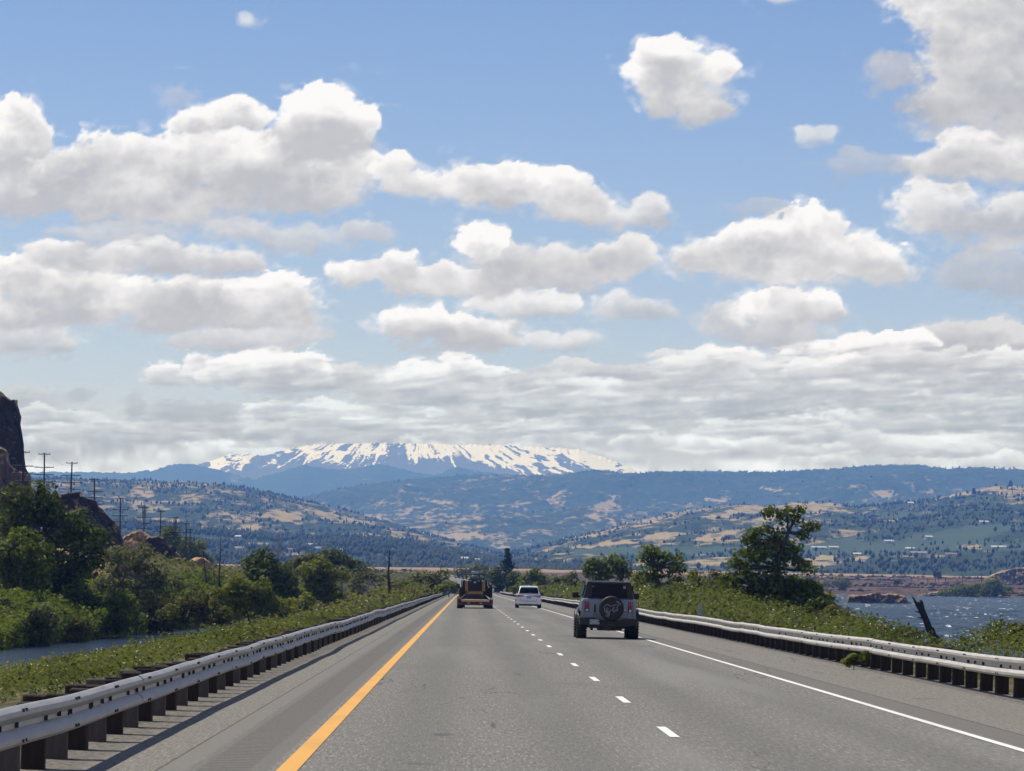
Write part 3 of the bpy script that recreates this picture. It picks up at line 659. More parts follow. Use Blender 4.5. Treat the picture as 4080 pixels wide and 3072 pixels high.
def cov_ridge(PX, PY, X, Y, Z, V):
    d = .12+.6*(fbm(X/700, Y/1300, 5, 31)-.42)+.26*sstep(PY, 1950, 2080)
    d = np.maximum(d, ell(PX, PY, [(1450, 2065, 130, 12, 1, .10), (1330, 2050, 90, 12, .9), (1700, 1990, 60, 8, .6), (1830, 2135, 110, 13, 1), (1740, 2125, 60, 8, .9), (1900, 2095, 60, 10, .8), (1600, 2040, 60, 18, .7, -.4), (2230, 1990, 50, 30, .75, -.5), (2390, 2040, 70, 45, .8, -.7), (2040, 2000, 60, 20, .6),
        (2240, 2030, 70, 20, .5), (2860, 1990, 50, 9, .9), (3075, 1947, 52, 8, 1), (2975, 1955, 12, 3, 1), (3530, 1967, 60, 12, .9), (3850, 1985, 50, 10, .8), (3700, 1955, 60, 6, .7), (1500, 2150, 90, 12, .7), (2000, 2170, 60, 16, .6, .4)]))
    return cov3(np.clip(d, 0, 1))
hill('forested_ridge', [(900, 2075), (1046, 2040), (1120, 2010), (1198, 1985), (1270, 1966), (1359, 1947), (1440, 1934), (1549, 1918), (1700, 1904), (1834, 1895), (2020, 1894), (2213, 1895), (2300, 1884), (2375, 1877), (2440, 1885), (2500, 1890), (2614, 1882), (2807, 1879), (3000, 1882), (3180, 1877), (3357, 1868), (3500, 1856), (3643, 1850), (3720, 1860), (3786, 1868), (3879, 1861), (4080, 1871), (4600, 1880)], 13000,
     [(900, 2250), (4600, 2250)], 8200, 640, 190, 120, 1150, cov_ridge, .85, 12)
def cov_left(PX, PY, X, Y, Z, V):
    d = .30+.9*(fbm(X/260, Y/500, 5, 41)-.45)+.1*sstep(-PY, -1960, -1920)
    d = np.maximum(d, ell(PX, PY, [(1130, 2055, 90, 24, 1, .05), (1220, 2090, 60, 24, .8), (1280, 2045, 120, 10, 1, .22), (950, 2105, 110, 12, .9), (860, 1960, 60, 12, .7), (560, 1960, 50, 26, .8), (640, 1940, 30, 12, .7), (760, 1985, 70, 24, .7), (620, 2100, 90, 14, .8), (1010, 2130, 60, 8, .8)]))
    d = d-.6*ell(PX, PY, [(1300, 2130, 120, 14, 1, .28), (700, 2050, 120, 14, .8)])
    return cov3(np.clip(d, 0, 1))
hill('left_hill', [(-900, 1905), (0, 1900), (200, 1902), (424, 1909), (598, 1913), (720, 1918), (846, 1927), (950, 1940), (1045, 1959), (1165, 1986), (1244, 2006), (1388, 2038), (1578, 2085), (1700, 2130), (1850, 2170), (2000, 2215)], 7200,
     [(-900, 2270), (2000, 2270)], 4800, 420, 150, 30, 480, cov_left, .85, 22)
def cov_right(PX, PY, X, Y, Z, V):
    d = .24+.24*sstep(-PX, -3150, -2700)+.9*(fbm(X/200, Y/420, 5, 51)-.45)
    d = np.maximum(d, ell(PX, PY, [(3000, 2028, 130, 17, 1, -.12), (2900, 2050, 90, 14, 1, -.2), (3200, 2020, 140, 14, 1, .03), (3300, 2008, 120, 8, 1), (3080, 2060, 120, 14, 1, -.2), (2560, 2085, 60, 14, .8, -.25), (2660, 2060, 50, 14, .8, -.2),
       (2640, 2140, 70, 22, 1, -.2), (2850, 2140, 90, 24, 1, -.25), (3640, 1998, 60, 5, .7), (3800, 1975, 90, 9, 1, -.18), (3960, 1950, 90, 10, 1), (4040, 1960, 60, 14, .9), (2450, 2160, 120, 12, .9, -.1), (2330, 2180, 60, 6, .9), (3560, 2070, 60, 4, .9), (3660, 2128, 26, 5, .9), (3860, 2178, 46, 9, 1), (3930, 2190, 30, 4, .9), (3980, 2105, 30, 8, .8), (3290, 2218, 45, 12, 1), (3420, 2228, 40, 9, 1), (3220, 2245, 80, 18, .8), (2840, 2240, 70, 12, 1), (2760, 2250, 60, 10, .9), (2540, 2250, 40, 12, 1), (2300, 2252, 60, 10, .9), (3430, 2155, 50, 6, .7)]))
    o = ell(PX, PY, [(3650, 2140, 320, 18, 1, -.04), (3900, 2165, 260, 30, 1, .0), (3500, 2185, 260, 26, 1), (3300, 2190, 160, 22, 1), (2700, 2192, 280, 16, 1), (2450, 2200, 160, 14, 1), (3900, 2110, 160, 16, 1, -.1), (3550, 2050, 130, 10, .8)])
    d = d-.8*ell(PX, PY, [(3560, 2135, 130, 20, 1, -.15), (3700, 2265, 400, 22, .8)])
    o = o*(1-ell(PX, PY, [(3560, 2135, 130, 20, 1, -.15), (3860, 2178, 46, 9), (4010, 2150, 60, 16)]))
    return cov3(np.clip(d, 0, 1), o)
hill('orchard_hill', [(1900, 2230), (2080, 2195), (2150, 2180), (2300, 2135), (2420, 2105), (2500, 2080), (2600, 2062), (2700, 2042), (2780, 2030), (2900, 2012), (2980, 2009), (3050, 2020), (3110, 2012), (3180, 1998), (3250, 1998), (3330, 2008), (3420, 2018), (3480, 2010), (3560, 2005), (3640, 1996), (3720, 1985), (3800, 1970), (3880, 1955), (3930, 1940), (4000, 1936), (4080, 1937), (4600, 1930)], 7000,
     [(1900, 2300), (4600, 2295)], 3500, 640, 220, 17, 360, cov_right, 1.0, 33)
def cov_town(PX, PY, X, Y, Z, V):
    d = .05+.7*(fbm(X/90, Y/240, 5, 71)-.45)
    d = np.maximum(d, ell(PX, PY, [(1640, 2195, 60, 5, 1), (1170, 2205, 50, 6, .8), (1260, 2185, 30, 6, .7), (1790, 2197, 50, 4, .9), (1960, 2258, 70, 8, .9, .1), (850, 2105, 60, 8, .7), (1330, 2185, 40, 9, .7), (2260, 2238, 100, 7, 1), (2230, 2250, 60, 9, .9)]))
    return cov3(np.clip(d, 0, 1), ell(PX, PY, [(1150, 2170, 30, 7), (2250, 2180, 60, 8)]))
hill('wooded_bench', [(-300, 2060), (200, 2060), (500, 2075), (850, 2105), (1000, 2125), (1130, 2140), (1300, 2140), (1450, 2143), (1560, 2155), (1660, 2165), (1750, 2185), (1850, 2205), (1950, 2222), (2060, 2235), (2200, 2232), (2330, 2238), (2450, 2262), (2560, 2285)], 4600,
     [(-300, 2296), (2560, 2296)], 3100, 420, 110, 4, 120, cov_town, 1.0, 44)
# ================================================================ VEGETATION
def leaf_mesh(name, c, nrm, size, tint, rs, asp=.62):
    n = len(c); nrm = nrm/np.linalg.norm(nrm, axis=1, keepdims=True)
    t = rs.normal(size=(n, 3)); u = np.cross(nrm, t); u /= np.linalg.norm(u, axis=1, keepdims=True)+1e-9; w = np.cross(nrm, u)
    s = (size*np.ones(n))[:, None]*(.7+.6*rs.rand(n, 1)); a = u*s*.5; b = w*s*.5*asp; k = nrm*s*.10
    v = np.stack([c-a, c-b+k, c+a, c+b+k], 1).reshape(-1, 3)
    f = np.arange(n*4).reshape(n, 4); me = npmesh(name, v, f); fattr(me, 'tint', np.repeat(tint, 4)); return me
def clump_leaves(cc, rc, leaf, rs, dens=1.0, flat=.8):
    "leaves on the shells of many small clumps"
    C, Nn, T = [], [], []
    for c, r in zip(cc, rc):
        m = max(6, int(10*dens*(r/leaf)**2)); d = rs.normal(size=(m, 3)); d[:, 2] += .25; d /= np.linalg.norm(d, axis=1, keepdims=True)
        rad = r*(.45+.6*rs.rand(m, 1)**.6); p = c+d*rad*np.array([1, 1, flat]); C.append(p)
        Nn.append(d*1.2+rs.normal(size=(m, 3))*.36+np.array([0, 0, .35])); T.append(np.clip(rs.rand()*.5+.15+rs.normal(size=m)*.16, 0, .92))
    return np.concatenate(C), np.concatenate(Nn), np.concatenate(T)
def limb(mb, p0, p1, r0, r1, rs, bend=.12, k=5, n=5):
    p0 = np.array(p0, float); p1 = np.array(p1, float); L = np.linalg.norm(p1-p0); pts = []
    off = np.zeros(3)
    for i in range(k+1):
        t = i/k
        if 0 < i < k: off = off+rs.normal(size=3)*bend*L/k
        pts.append(p0*(1-t)+p1*t+off*math.sin(t*PI))
    mb.tube(pts, [r0+(r1-r0)*(i/k) for i in range(k+1)], n); return pts
def tree(name, label, cat, Y, blobs, base, leafm='leaf_green', bark='bark', leaf=.26, rc=.62, dens=1.0, seed=1, depth=1.0, fill=1.15, group=None, trunk_r=.30, limbs=14, gz=None, lean=None):
    rs = np.random.RandomState(seed); leaf *= 1.45; rc *= 1.15
    b = P(base[0], base[1], Y); z = float(ground(b.x, Y)) if gz is None else gz
    b = np.array([b.x, Y, z]); root = thing(name, label, cat, tuple(b), group)
    cc, rr, mids = [], [], []
    for (cx, cy, rx, ry) in blobs:
        c = np.array(P(cx, cy, Y)); Rx = rx/F*Y; Rz = ry/F*Y; Ry = .5*(Rx+Rz)*depth; c[1] += rs.uniform(-.4, .4)*Ry
        m = max(4, int(fill*4.2*(Rx*Rz+Ry*Rz*.4)/(rc*rc))); d = rs.normal(size=(m, 3)); d /= np.linalg.norm(d, axis=1, keepdims=True)
        q = c+d*np.array([Rx, Ry, Rz])*(rs.rand(m, 1)**.45)*.92; cc.append(q); rr.append(rc*(.55+.75*rs.rand(m))); mids.append(c)
    cc = np.concatenate(cc); rr = np.concatenate(rr); c, nn, t = clump_leaves(cc, rr, leaf, rs, dens)
    keep = c[:, 2] > z-.5; link('crown', leaf_mesh('crown', c[keep]-b, nn[keep], leaf, t[keep], rs), M[leafm], root)
    mb = MB(); top = max(mids, key=lambda m: m[2]); mid = np.mean(mids, 0); mid = b*.45+np.array([mid[0], Y, mid[2]])*.55
    if lean is not None: mid = np.array(P(lean[0], lean[1], Y))
    tr = limb(mb, np.array([0, 0, -.6]), mid-b, trunk_r, trunk_r*.62, rs, .05, 5, 8)
    tr2 = limb(mb, mid-b, top-b, trunk_r*.62, .04, rs, .10, 5, 6)
    idx = rs.choice(len(cc), min(limbs, len(cc)), replace=False); spine = tr[2:]+tr2[:4]
    for j in idx:
        q = cc[j]-b; cand = [s for s in spine if s[2] < q[2]+.4] or [spine[0]]; s0 = min(cand, key=lambda s: np.linalg.norm(s-q))
        limb(mb, s0, q, trunk_r*.30, .025, rs, .16, 4, 4)
    mb.build('trunk', M[bark], root, True, fix=False)
    return root
def bare_tree(name, label, Y, base, top, spread=.35, n=14, bark='bark_grey', r=.14, seed=1, group=None, cat='dead tree', fork=2, gz=None, droop=.0, r_top=.02):
    rs = np.random.RandomState(seed); b = np.array(P(base[0], base[1], Y)); b[2] = min(b[2], 99) if gz is None else gz
    tp = np.array(P(top[0], top[1], Y)); root = thing(name, label, cat, tuple(b), group); H = np.linalg.norm(tp-b); mb = MB()
    sp = limb(mb, (0, 0, -.8), tp-b, r, r_top, rs, .05, 9, 7); tw = MB()
    for i in range(n):
        t = .22+.75*(i+rs.rand())/n; k = min(8, int(t*9)); p0 = sp[k]*(1-(t*9-k))+sp[min(9, k+1)]*(t*9-k)
        an = rs.uniform(0, 2*PI); L = H*spread*(1.15-t)*(.6+.7*rs.rand()); d = np.array([math.cos(an), math.sin(an)*.8, .55-droop+rs.uniform(-.3, .3)]); d /= np.linalg.norm(d)
        q = limb(tw, p0, p0+d*L, r*.42*(1.1-t), .012, rs, .22, 4, 4)
        for _ in range(fork):
            j = rs.randint(1, 4); e = d+rs.normal(size=3)*.55; e /= np.linalg.norm(e); limb(tw, q[j], q[j]+e*L*.5, r*.16, .008, rs, .2, 3, 3)
    if n < 6: mb.add(tw.v, tw.f); mb.build('branch', M[bark], root, True, fix=False); return root
    mb.build('trunk', M[bark], root, True, fix=False); tw.build('branches', M[bark], root, True, fix=False); return root
# ---- undergrowth: brambles and brush that no one could count
def veg_mass(name, label, npts, ysamp, xsamp, topf, leafk, mat, seed, depth=.45, lmin=.08, lmax=.6, flowers=0, thick=1.0):
    rs = np.random.RandomState(seed); Y = ysamp(rs, npts); x = xsamp(rs, npts, Y); e = .12*np.clip(Y/60, .5, 6)
    T = topf(x, Y); gx = (topf(x+e, Y)-T)/e; gy = (topf(x, Y+e)-T)/e
    g = ground(x+rc(Y), Y); size = np.clip(leafk*Y, lmin, lmax)
    z = T-rs.exponential(depth, npts)*np.clip(Y/150, .5, 2.2)*thick; ok = (T > g-.2) & (z > g-.3)
    c = np.stack([x+rc(Y), Y, z], -1)+rs.normal(size=(npts, 3))*size[:, None]*.4; nn = np.stack([-gx, -gy, 1+0*gx], -1); nn /= np.linalg.norm(nn, axis=1, keepdims=True); nn = nn+rs.normal(size=(npts, 3))*.48
    t = np.clip(.26+1.3*(fbm(x/2.2, Y/6, 4, seed+3)-.5)+.5*(fbm(x/9, Y/30, 3, seed+9)-.5)+rs.normal(size=npts)*.17, 0, .92); t = np.where(rs.rand(npts) < .03+.25*sstep(fbm(x/3, Y/12, 3, seed+31), .62, .75), .97, t)
    tag(link(name, leaf_mesh(name, c[ok], nn[ok], size[ok], t[ok], rs), M[mat]), label, kind='stuff')
    if flowers:
        j = np.where(ok & (z > T-.12) & (fbm(x/1.6, Y/5, 3, seed+20) > .53))[0]; j = rs.choice(j, min(flowers, len(j)), replace=False)
        tag(link('blossoms', leaf_mesh('blossoms', c[j]+[0, 0, .06], nn[j]+[0, -.6, 0], size[j]*.34, t[j], rs, .9), M['blossom']), 'white bramble flowers', kind='stuff')
def ypow(a, b, p):
    def f(rs, n): u = rs.rand(n); return (a**(1-p)+u*(b**(1-p)-a**(1-p)))**(1/(1-p))
    return f
def bumps(x, Y, s, seed): return (billow(x/(2.0*s), Y/(3.2*s), 3, seed, .5)-.5)*1.1+(fbm(x/(7*s), Y/(14*s), 3, seed+7)-.5)*1.5
def top_left(x, Y):
    d = -x-4.5; b = bumps(x, Y, 1, 3); return rz(Y)+.66*sstep(-x, 4.3, 5.6)-.08-np.clip(d, 0, 21)*.186+b*.26+np.clip(b-.45, 0, 1)*.5*sstep(d, .5, 4)-.22*sstep(d, 3, 9)+.0*Y
veg_mass('bramble_thicket', 'light green brambles between the left guardrail and the pond', 120000, ypow(46, 480, 1.55), lambda r, n, Y: -4.45-r.rand(n)**1.1*(21.5+0*Y), top_left, .00115, 'leaf_bramble', 11, .30, .07, .5, 900)
def top_right(x, Y):
    e = x-8.95; return rz(Y)-.35+(.95-.22*(1-sstep(Y, 110, 170)))*sstep(e, 0, 1.6)-np.clip(e-2.5, 0, 40)*.31+bumps(x, Y, 1, 13)*(.3+.7*sstep(e, .3, 3))*1.05+.5*np.exp(-((Y-66)/14)**2)*sstep(e, .5, 2)+1.0*sstep(Y, 105, 190)*(1-sstep(e, 4, 9))*sstep(e, .6, 2.5)
veg_mass('riverside_brambles', 'bright green brambles on the river bank behind the right guardrail', 120000, ypow(48, 560, 1.55), lambda r, n, Y: 9.0+r.rand(n)**1.2*13.3, top_right, .00115, 'leaf_bramble', 12, .32, .07, .5, 2600)
def top_flat(x, Y): g = ground(x+rc(Y), Y); return g+.4+np.clip(bumps(x, Y, 2.6, 23)+.25, 0, 3)*1.7*(1-.5*sstep(Y, 1000, 1600))
veg_mass('valley_scrub', 'low olive scrub on the flats beside the road', 90000, ypow(400, 2300, 1.5), lambda r, n, Y: -6-r.rand(n)**1.3*(70+(Y-400)*.10), top_flat, .00125, 'leaf_olive', 14, .7, .3, 2.2)
veg_mass('shore_scrub', 'low olive scrub between the road and the river', 40000, ypow(480, 1700, 1.5), lambda r, n, Y: 10.5+r.rand(n)*(14+np.clip(Y-700, 0, 1100)*.10), top_flat, .00125, 'leaf_olive', 15, .6, .3, 2.0)
def top_bank(x, Y): g = ground(x+rc(Y), Y); return np.where(g > WATER-1.1, np.maximum(g, WATER)+.9+np.clip(bumps(x, Y, 2.0, 33)+.35, 0, 3)*2.4, g-9)
veg_mass('pond_bank_brush', 'dense green brush on the far bank of the pond', 150000, ypow(200, 520, 1.3), lambda r, n, Y: -(np.interp(Y, [200, 282, 358, 414, 520], [33, 30.5, 27.0, 24.8, 21.0])+4.6)-r.rand(n)**1.5*13, top_bank, .00125, 'leaf_green', 16, .55, .2, .7)
def top_slope(x, Y): g = ground(x+rc(Y), Y); return g+.2+np.clip(bumps(x, Y, 2.6, 43), 0, 3)*1.1
veg_mass('slope_brush', 'dark green brush climbing the railway slope', 22000, ypow(430, 1000, 1.3), lambda r, n, Y: -28-r.rand(n)*34, top_slope, .0012, 'leaf_green', 17, .7, .4, 1.0)

# ---- trees on the left, nearest first
tree('oak_tree', 'largest dark green tree, towering over the far bank of the pond at the left edge', 'tree', 345,
     [(110, 1985, 125, 70), (200, 2010, 75, 80), (60, 2075, 110, 80), (200, 2120, 140, 100), (310, 2090, 80, 55), (372, 2165, 62, 70), (150, 2230, 140, 110), (320, 2260, 110, 110), (230, 2380, 150, 130), (60, 2330, 90, 120), (400, 2130, 40, 30), (330, 2420, 110, 120)], (230, 2600), 'leaf_dark', leaf=.30, rc=.72, seed=3, fill=.75, trunk_r=.5, limbs=26)
tree('oak_tree', 'yellow-green tree below the tallest one, at the left edge by the pond', 'tree', 322,
     [(70, 2160, 90, 60), (130, 2190, 70, 60), (20, 2210, 60, 90), (150, 2290, 60, 70), (60, 2290, 110, 80)], (80, 2600), 'leaf_green', leaf=.26, rc=.6, seed=4, fill=.8, limbs=14)
tree('willow_shrub', 'rounded grey-green willow shrub on the pond bank at the left edge', 'shrub', 300,
     [(90, 2500, 110, 75), (180, 2480, 60, 60), (20, 2460, 60, 70), (140, 2560, 90, 60)], (100, 2610), 'leaf_grey', leaf=.22, rc=.55, seed=5, limbs=8, trunk_r=.14)
tree('willow_shrub', 'small olive shrub in the dark gap of the pond bank', 'shrub', 318, [(312, 2500, 48, 50), (290, 2540, 40, 40)], (310, 2590), 'leaf_olive', leaf=.2, rc=.45, seed=6, limbs=6, trunk_r=.1)
tree('willow_shrub', 'wide bright olive shrub overhanging the pond near its middle', 'shrub', 345, [(400, 2440, 85, 60), (480, 2400, 80, 55), (350, 2490, 55, 50), (470, 2470, 110, 50)], (430, 2570), 'leaf_green', leaf=.22, rc=.5, seed=7, limbs=8, trunk_r=.14)
tree('willow_shrub', 'broad olive shrub behind the widest stretch of blue pond water', 'shrub', 372, [(600, 2400, 110, 55), (700, 2430, 90, 50), (560, 2460, 90, 50), (660, 2470, 120, 40)], (620, 2550), 'leaf_olive', leaf=.24, rc=.52, seed=8, limbs=8, trunk_r=.14)
tree('willow_tree', 'pale grey-green willow with bare twigs right of the darkest tree', 'tree', 365,
     [(460, 2215, 70, 50), (550, 2210, 70, 50), (520, 2270, 100, 60), (620, 2290, 80, 55), (440, 2330, 80, 70), (560, 2360, 110, 60), (690, 2340, 60, 50)], (540, 2540), 'leaf_grey', 'bark_grey', .22, .52, .75, 9, fill=.7, limbs=40)
tree('locust_tree', 'green trees on the rock slope behind the telegraph poles, left one', 'tree', 930, [(672, 2120, 40, 30), (690, 2165, 55, 40), (660, 2200, 50, 40)], (680, 2240), 'leaf_green', leaf=.7, rc=1.5, seed=10, depth=.8, limbs=6)
tree('locust_tree', 'green tree on the slope at the foot of the last telegraph poles', 'tree', 960, [(760, 2180, 55, 38), (810, 2225, 45, 38), (740, 2230, 60, 40), (835, 2250, 30, 22)], (770, 2290), 'leaf_green', leaf=.7, rc=1.5, seed=11, depth=.8, limbs=6)
tree('willow_shrub', 'yellow-green willow left of the round dark tree', 'shrub', 350, [(940, 2330, 60, 40), (1020, 2350, 80, 45), (880, 2385, 100, 50), (1000, 2410, 130, 50), (1120, 2420, 90, 40)], (990, 2520), 'leaf_yellow', leaf=.22, rc=.5, seed=12, limbs=12, trunk_r=.14)
tree('willow_shrub', 'dull olive brush under the bare trees left of the yellow-green willow', 'shrub', 345, [(780, 2400, 90, 50), (720, 2450, 90, 40), (860, 2450, 100, 45)], (790, 2520), 'leaf_olive', leaf=.22, rc=.5, seed=13, limbs=10, trunk_r=.12)
tree('oak_tree', 'round very dark tree standing alone left of centre', 'tree', 430, [(1050, 2232, 65, 42), (1010, 2255, 38, 40), (1065, 2290, 85, 60), (1130, 2300, 50, 55), (1150, 2355, 50, 50), (1090, 2360, 70, 45), (1170, 2390, 32, 30)], (1090, 2430), 'leaf_dark', leaf=.32, rc=.72, seed=14, trunk_r=.35)
tree('locust_tree', 'tree with yellow-green top and dark base right of the round dark tree', 'tree', 450, [(1290, 2252, 55, 32), (1230, 2285, 45, 36), (1340, 2290, 50, 38), (1285, 2320, 75, 45), (1300, 2372, 75, 36), (1240, 2350, 45, 36), (1355, 2380, 34, 26)], (1300, 2425), 'leaf_yellow', leaf=.32, rc=.7, seed=15, trunk_r=.3, limbs=22)
tree('willow_shrub', 'small bright shrub between the round dark tree and the yellow-green one', 'shrub', 400, [(1215, 2395, 40, 34), (1180, 2420, 40, 24)], (1205, 2440), 'leaf_yellow', leaf=.26, rc=.5, seed=16, limbs=5, trunk_r=.1)
tree('oak_tree', 'low green trees behind, between the round dark tree and the domed one', 'tree', 640, [(1215, 2240, 45, 25), (1180, 2260, 40, 28), (1250, 2228, 26, 16)], (1215, 2330), 'leaf_olive', leaf=.45, rc=1.0, seed=17, limbs=8)
tree('oak_tree', 'domed grey-green tree behind the yellow-green tree', 'tree', 620, [(1315, 2220, 45, 26), (1365, 2232, 50, 32), (1290, 2235, 30, 22), (1400, 2260, 40, 30), (1440, 2285, 30, 26)], (1360, 2345), 'leaf_dark', leaf=.45, rc=1.0, seed=18, limbs=12)
tree('oak_tree', 'small dull tree with bare grey limbs right of the domed tree', 'tree', 540, [(1475, 2285, 45, 30), (1440, 2310, 50, 35), (1500, 2320, 40, 30), (1420, 2340, 50, 30)], (1465, 2375), 'leaf_grey', 'bark_grey', .36, .8, .7, 19, fill=.6, limbs=26)
tree('oak_tree', 'dark bushy tree beside the left guardrail, nearest to the loaded trailer', 'tree', 640, [(1700, 2305, 45, 26), (1750, 2312, 40, 32), (1660, 2318, 34, 24), (1720, 2335, 60, 22)], (1715, 2360), 'leaf_olive', leaf=.42, rc=.9, seed=20, limbs=16)
tree('willow_shrub', 'bright green shrub touching the left guardrail beside the trailer', 'shrub', 560, [(1790, 2335, 30, 24), (1760, 2350, 28, 18), (1815, 2345, 20, 18)], (1790, 2368), 'leaf_yellow', leaf=.34, rc=.6, seed=21, limbs=5, trunk_r=.1)
tree('willow_shrub', 'small green shrub right of the black snag', 'shrub', 560, [(1600, 2335, 36, 18), (1640, 2345, 36, 20)], (1620, 2368), 'leaf_green', leaf=.34, rc=.6, seed=22, limbs=5, trunk_r=.1)
tree('oak_tree', 'low tree seen just over the cab of the loader', 'tree', 1350, [(1860, 2272, 34, 14), (1900, 2268, 34, 18), (1840, 2285, 22, 12), (1930, 2280, 22, 14)], (1880, 2300), 'leaf_olive', leaf=.9, rc=1.8, seed=23, limbs=4, gz=.8)
# ---- centre and right
def conifer(name, label, Y, base, top, wpx, seed, leafm='leaf_pine', gz=None, leaf=.34, group=None, gaps=.25):
    rs = np.random.RandomState(seed); b = np.array(P(base[0], base[1], Y)); b[2] = float(ground(b[0], Y)) if gz is None else gz
    tp = np.array(P(top[0], top[1], Y)); H = tp[2]-b[2]; R = wpx/F*Y; root = thing(name, label, 'tree', tuple(b), group); mb = MB(); limb(mb, (0, 0, -.5), tp-b, H*.022, .03, rs, .01, 6, 7)
    cc, rr = [], []; h = .16*H
    while h < H*.98:
        t = h/H; rad = R*(1-t)**.62*(.75+.5*rs.rand())
        for k in range(7 if t < .8 else 4):
            if rs.rand() < gaps*(1-t): continue
            an = rs.uniform(0, 2*PI); L = rad*(.6+.55*rs.rand()); d = np.array([math.cos(an), math.sin(an), -.10]); q = np.array([tp[0]-b[0], 0, 0])*t+np.array([0, 0, h])
            limb(mb, q, q+d*L, .05, .02, rs, .05, 2, 3)
            for s in np.arange(.35, 1.02, .22): cc.append(q+d*L*s+rs.normal(size=3)*.15); rr.append(max(.22, H*.034*(1.25-s*.4)))
        h += H*.048
    c, nn, t = clump_leaves(np.array(cc), np.array(rr), leaf, rs, .8, .6); link('crown', leaf_mesh('crown', c, nn, leaf, t, rs, .45), M[leafm], root); mb.build('trunk', M['bark'], root, True, fix=False); return root
conifer('pine_tree', 'tall dark pine rising over the road left of the white minivan', 880, (2022, 2350), (2020, 2186), 52, 31, leaf=.55)
conifer('pine_tree', 'short dark pine at the left foot of the tall pine', 860, (1985, 2350), (1984, 2262), 24, 32, leaf=.5)
tree('oak_tree', 'dark bushes under the tall pine', 'tree', 830, [(1985, 2300, 24, 36), (2030, 2315, 34, 30), (2050, 2300, 20, 24), (2038, 2338, 24, 14)], (2015, 2360), 'leaf_dark', leaf=.5, rc=1.0, seed=33, limbs=4)
tree('locust_tree', 'light green trees left of the tall pine, above the curve', 'tree', 1150, [(1925, 2292, 30, 15), (1955, 2288, 28, 14), (1950, 2305, 30, 14)], (1950, 2322), 'leaf_green', leaf=.8, rc=1.4, seed=34, limbs=4, gz=-1.0)
tree('locust_tree', 'domed light green tree behind the white minivan', 'tree', 700, [(2130, 2290, 36, 22), (2110, 2310, 40, 24), (2150, 2315, 40, 28), (2100, 2335, 50, 22), (2170, 2340, 40, 24)], (2130, 2366), 'leaf_green', leaf=.46, rc=.95, seed=35, limbs=10)
tree('willow_shrub', 'dull bush below the domed tree, left of the minivan', 'shrub', 640, [(2060, 2342, 34, 18), (2085, 2352, 34, 14)], (2070, 2366), 'leaf_olive', leaf=.4, rc=.8, seed=36, limbs=4, trunk_r=.1)
tree('willow_shrub', 'greyish bushes between the minivan and the grey car', 'shrub', 520, [(2220, 2325, 36, 22), (2270, 2312, 40, 26), (2300, 2335, 36, 26), (2240, 2350, 60, 18)], (2260, 2372), 'leaf_grey', leaf=.34, rc=.7, seed=37, limbs=10, trunk_r=.14)
tree('locust_tree', 'round-headed green tree directly behind the grey car', 'tree', 420, [(2370, 2243, 42, 26), (2430, 2240, 44, 24), (2480, 2256, 28, 24), (2350, 2272, 34, 28), (2410, 2278, 60, 30), (2475, 2292, 40, 28), (2390, 2318, 60, 24)], (2420, 2372), 'leaf_green', leaf=.30, rc=.64, seed=38, trunk_r=.28)
tree('locust_tree', 'tall feathery light green tree right of the grey car', 'tree', 300, [(2585, 2198, 34, 22), (2560, 2212, 24, 14), (2645, 2212, 46, 28), (2700, 2232, 34, 30), (2610, 2240, 60, 36), (2690, 2275, 50, 38), (2600, 2290, 55, 45), (2660, 2330, 70, 45), (2630, 2370, 70, 30)], (2650, 2430), 'leaf_green', leaf=.22, rc=.46, seed=39, fill=.62, limbs=40)
tree('willow_shrub', 'lime green shrub between the grey car and the feathery tree', 'shrub', 330, [(2545, 2330, 44, 42), (2520, 2370, 40, 30)], (2540, 2410), 'leaf_yellow', leaf=.22, rc=.45, seed=40, limbs=6, trunk_r=.1)
tree('willow_shrub', 'lime green shrub at the right foot of the feathery tree', 'shrub', 310, [(2765, 2290, 30, 28), (2790, 2330, 46, 36), (2740, 2360, 60, 34), (2840, 2330, 36, 26)], (2770, 2425), 'leaf_yellow', leaf=.22, rc=.45, seed=41, limbs=8, trunk_r=.1)
tree('willow_shrub', 'thin olive brush left of the largest riverside tree', 'shrub', 330, [(2860, 2300, 44, 30), (2880, 2345, 50, 34)], (2870, 2410), 'leaf_olive', leaf=.22, rc=.45, seed=42, limbs=10, trunk_r=.1, fill=.6)
tree('oak_tree', 'largest riverside tree with a bare forked top leaning right', 'tree', 255,
     [(3090, 2040, 36, 16), (3062, 2038, 20, 10), (3160, 2034, 34, 18), (3185, 2030, 14, 10), (3125, 2062, 26, 16), (3170, 2075, 34, 18), (3215, 2102, 26, 14), (3246, 2098, 20, 12), (3200, 2130, 22, 12), (3020, 2124, 46, 18), (3080, 2118, 44, 22), (2992, 2146, 30, 16), (3010, 2160, 50, 22), (3090, 2158, 50, 28), (2965, 2212, 52, 26), (3040, 2205, 66, 34), (3110, 2200, 44, 38), (3160, 2180, 28, 28),
      (2935, 2250, 44, 22), (3010, 2258, 70, 30), (3175, 2240, 42, 26), (3225, 2262, 34, 18), (3110, 2265, 44, 34), (2905, 2300, 34, 22), (2975, 2310, 66, 34), (3070, 2315, 84, 40), (3180, 2325, 74, 36), (3225, 2355, 64, 36), (3000, 2370, 90, 40), (3100, 2385, 110, 44), (3240, 2395, 70, 30), (2905, 2370, 44, 30), (2925, 2330, 60, 34), (2950, 2385, 90, 40), (3040, 2345, 80, 40), (3140, 2350, 90, 44), (3290, 2385, 60, 34), (3200, 2400, 90, 34)],
     (3110, 2450), 'leaf_green', leaf=.20, rc=.40, dens=.9, seed=44, fill=1.05, trunk_r=.34, limbs=90, lean=(3095, 2260))
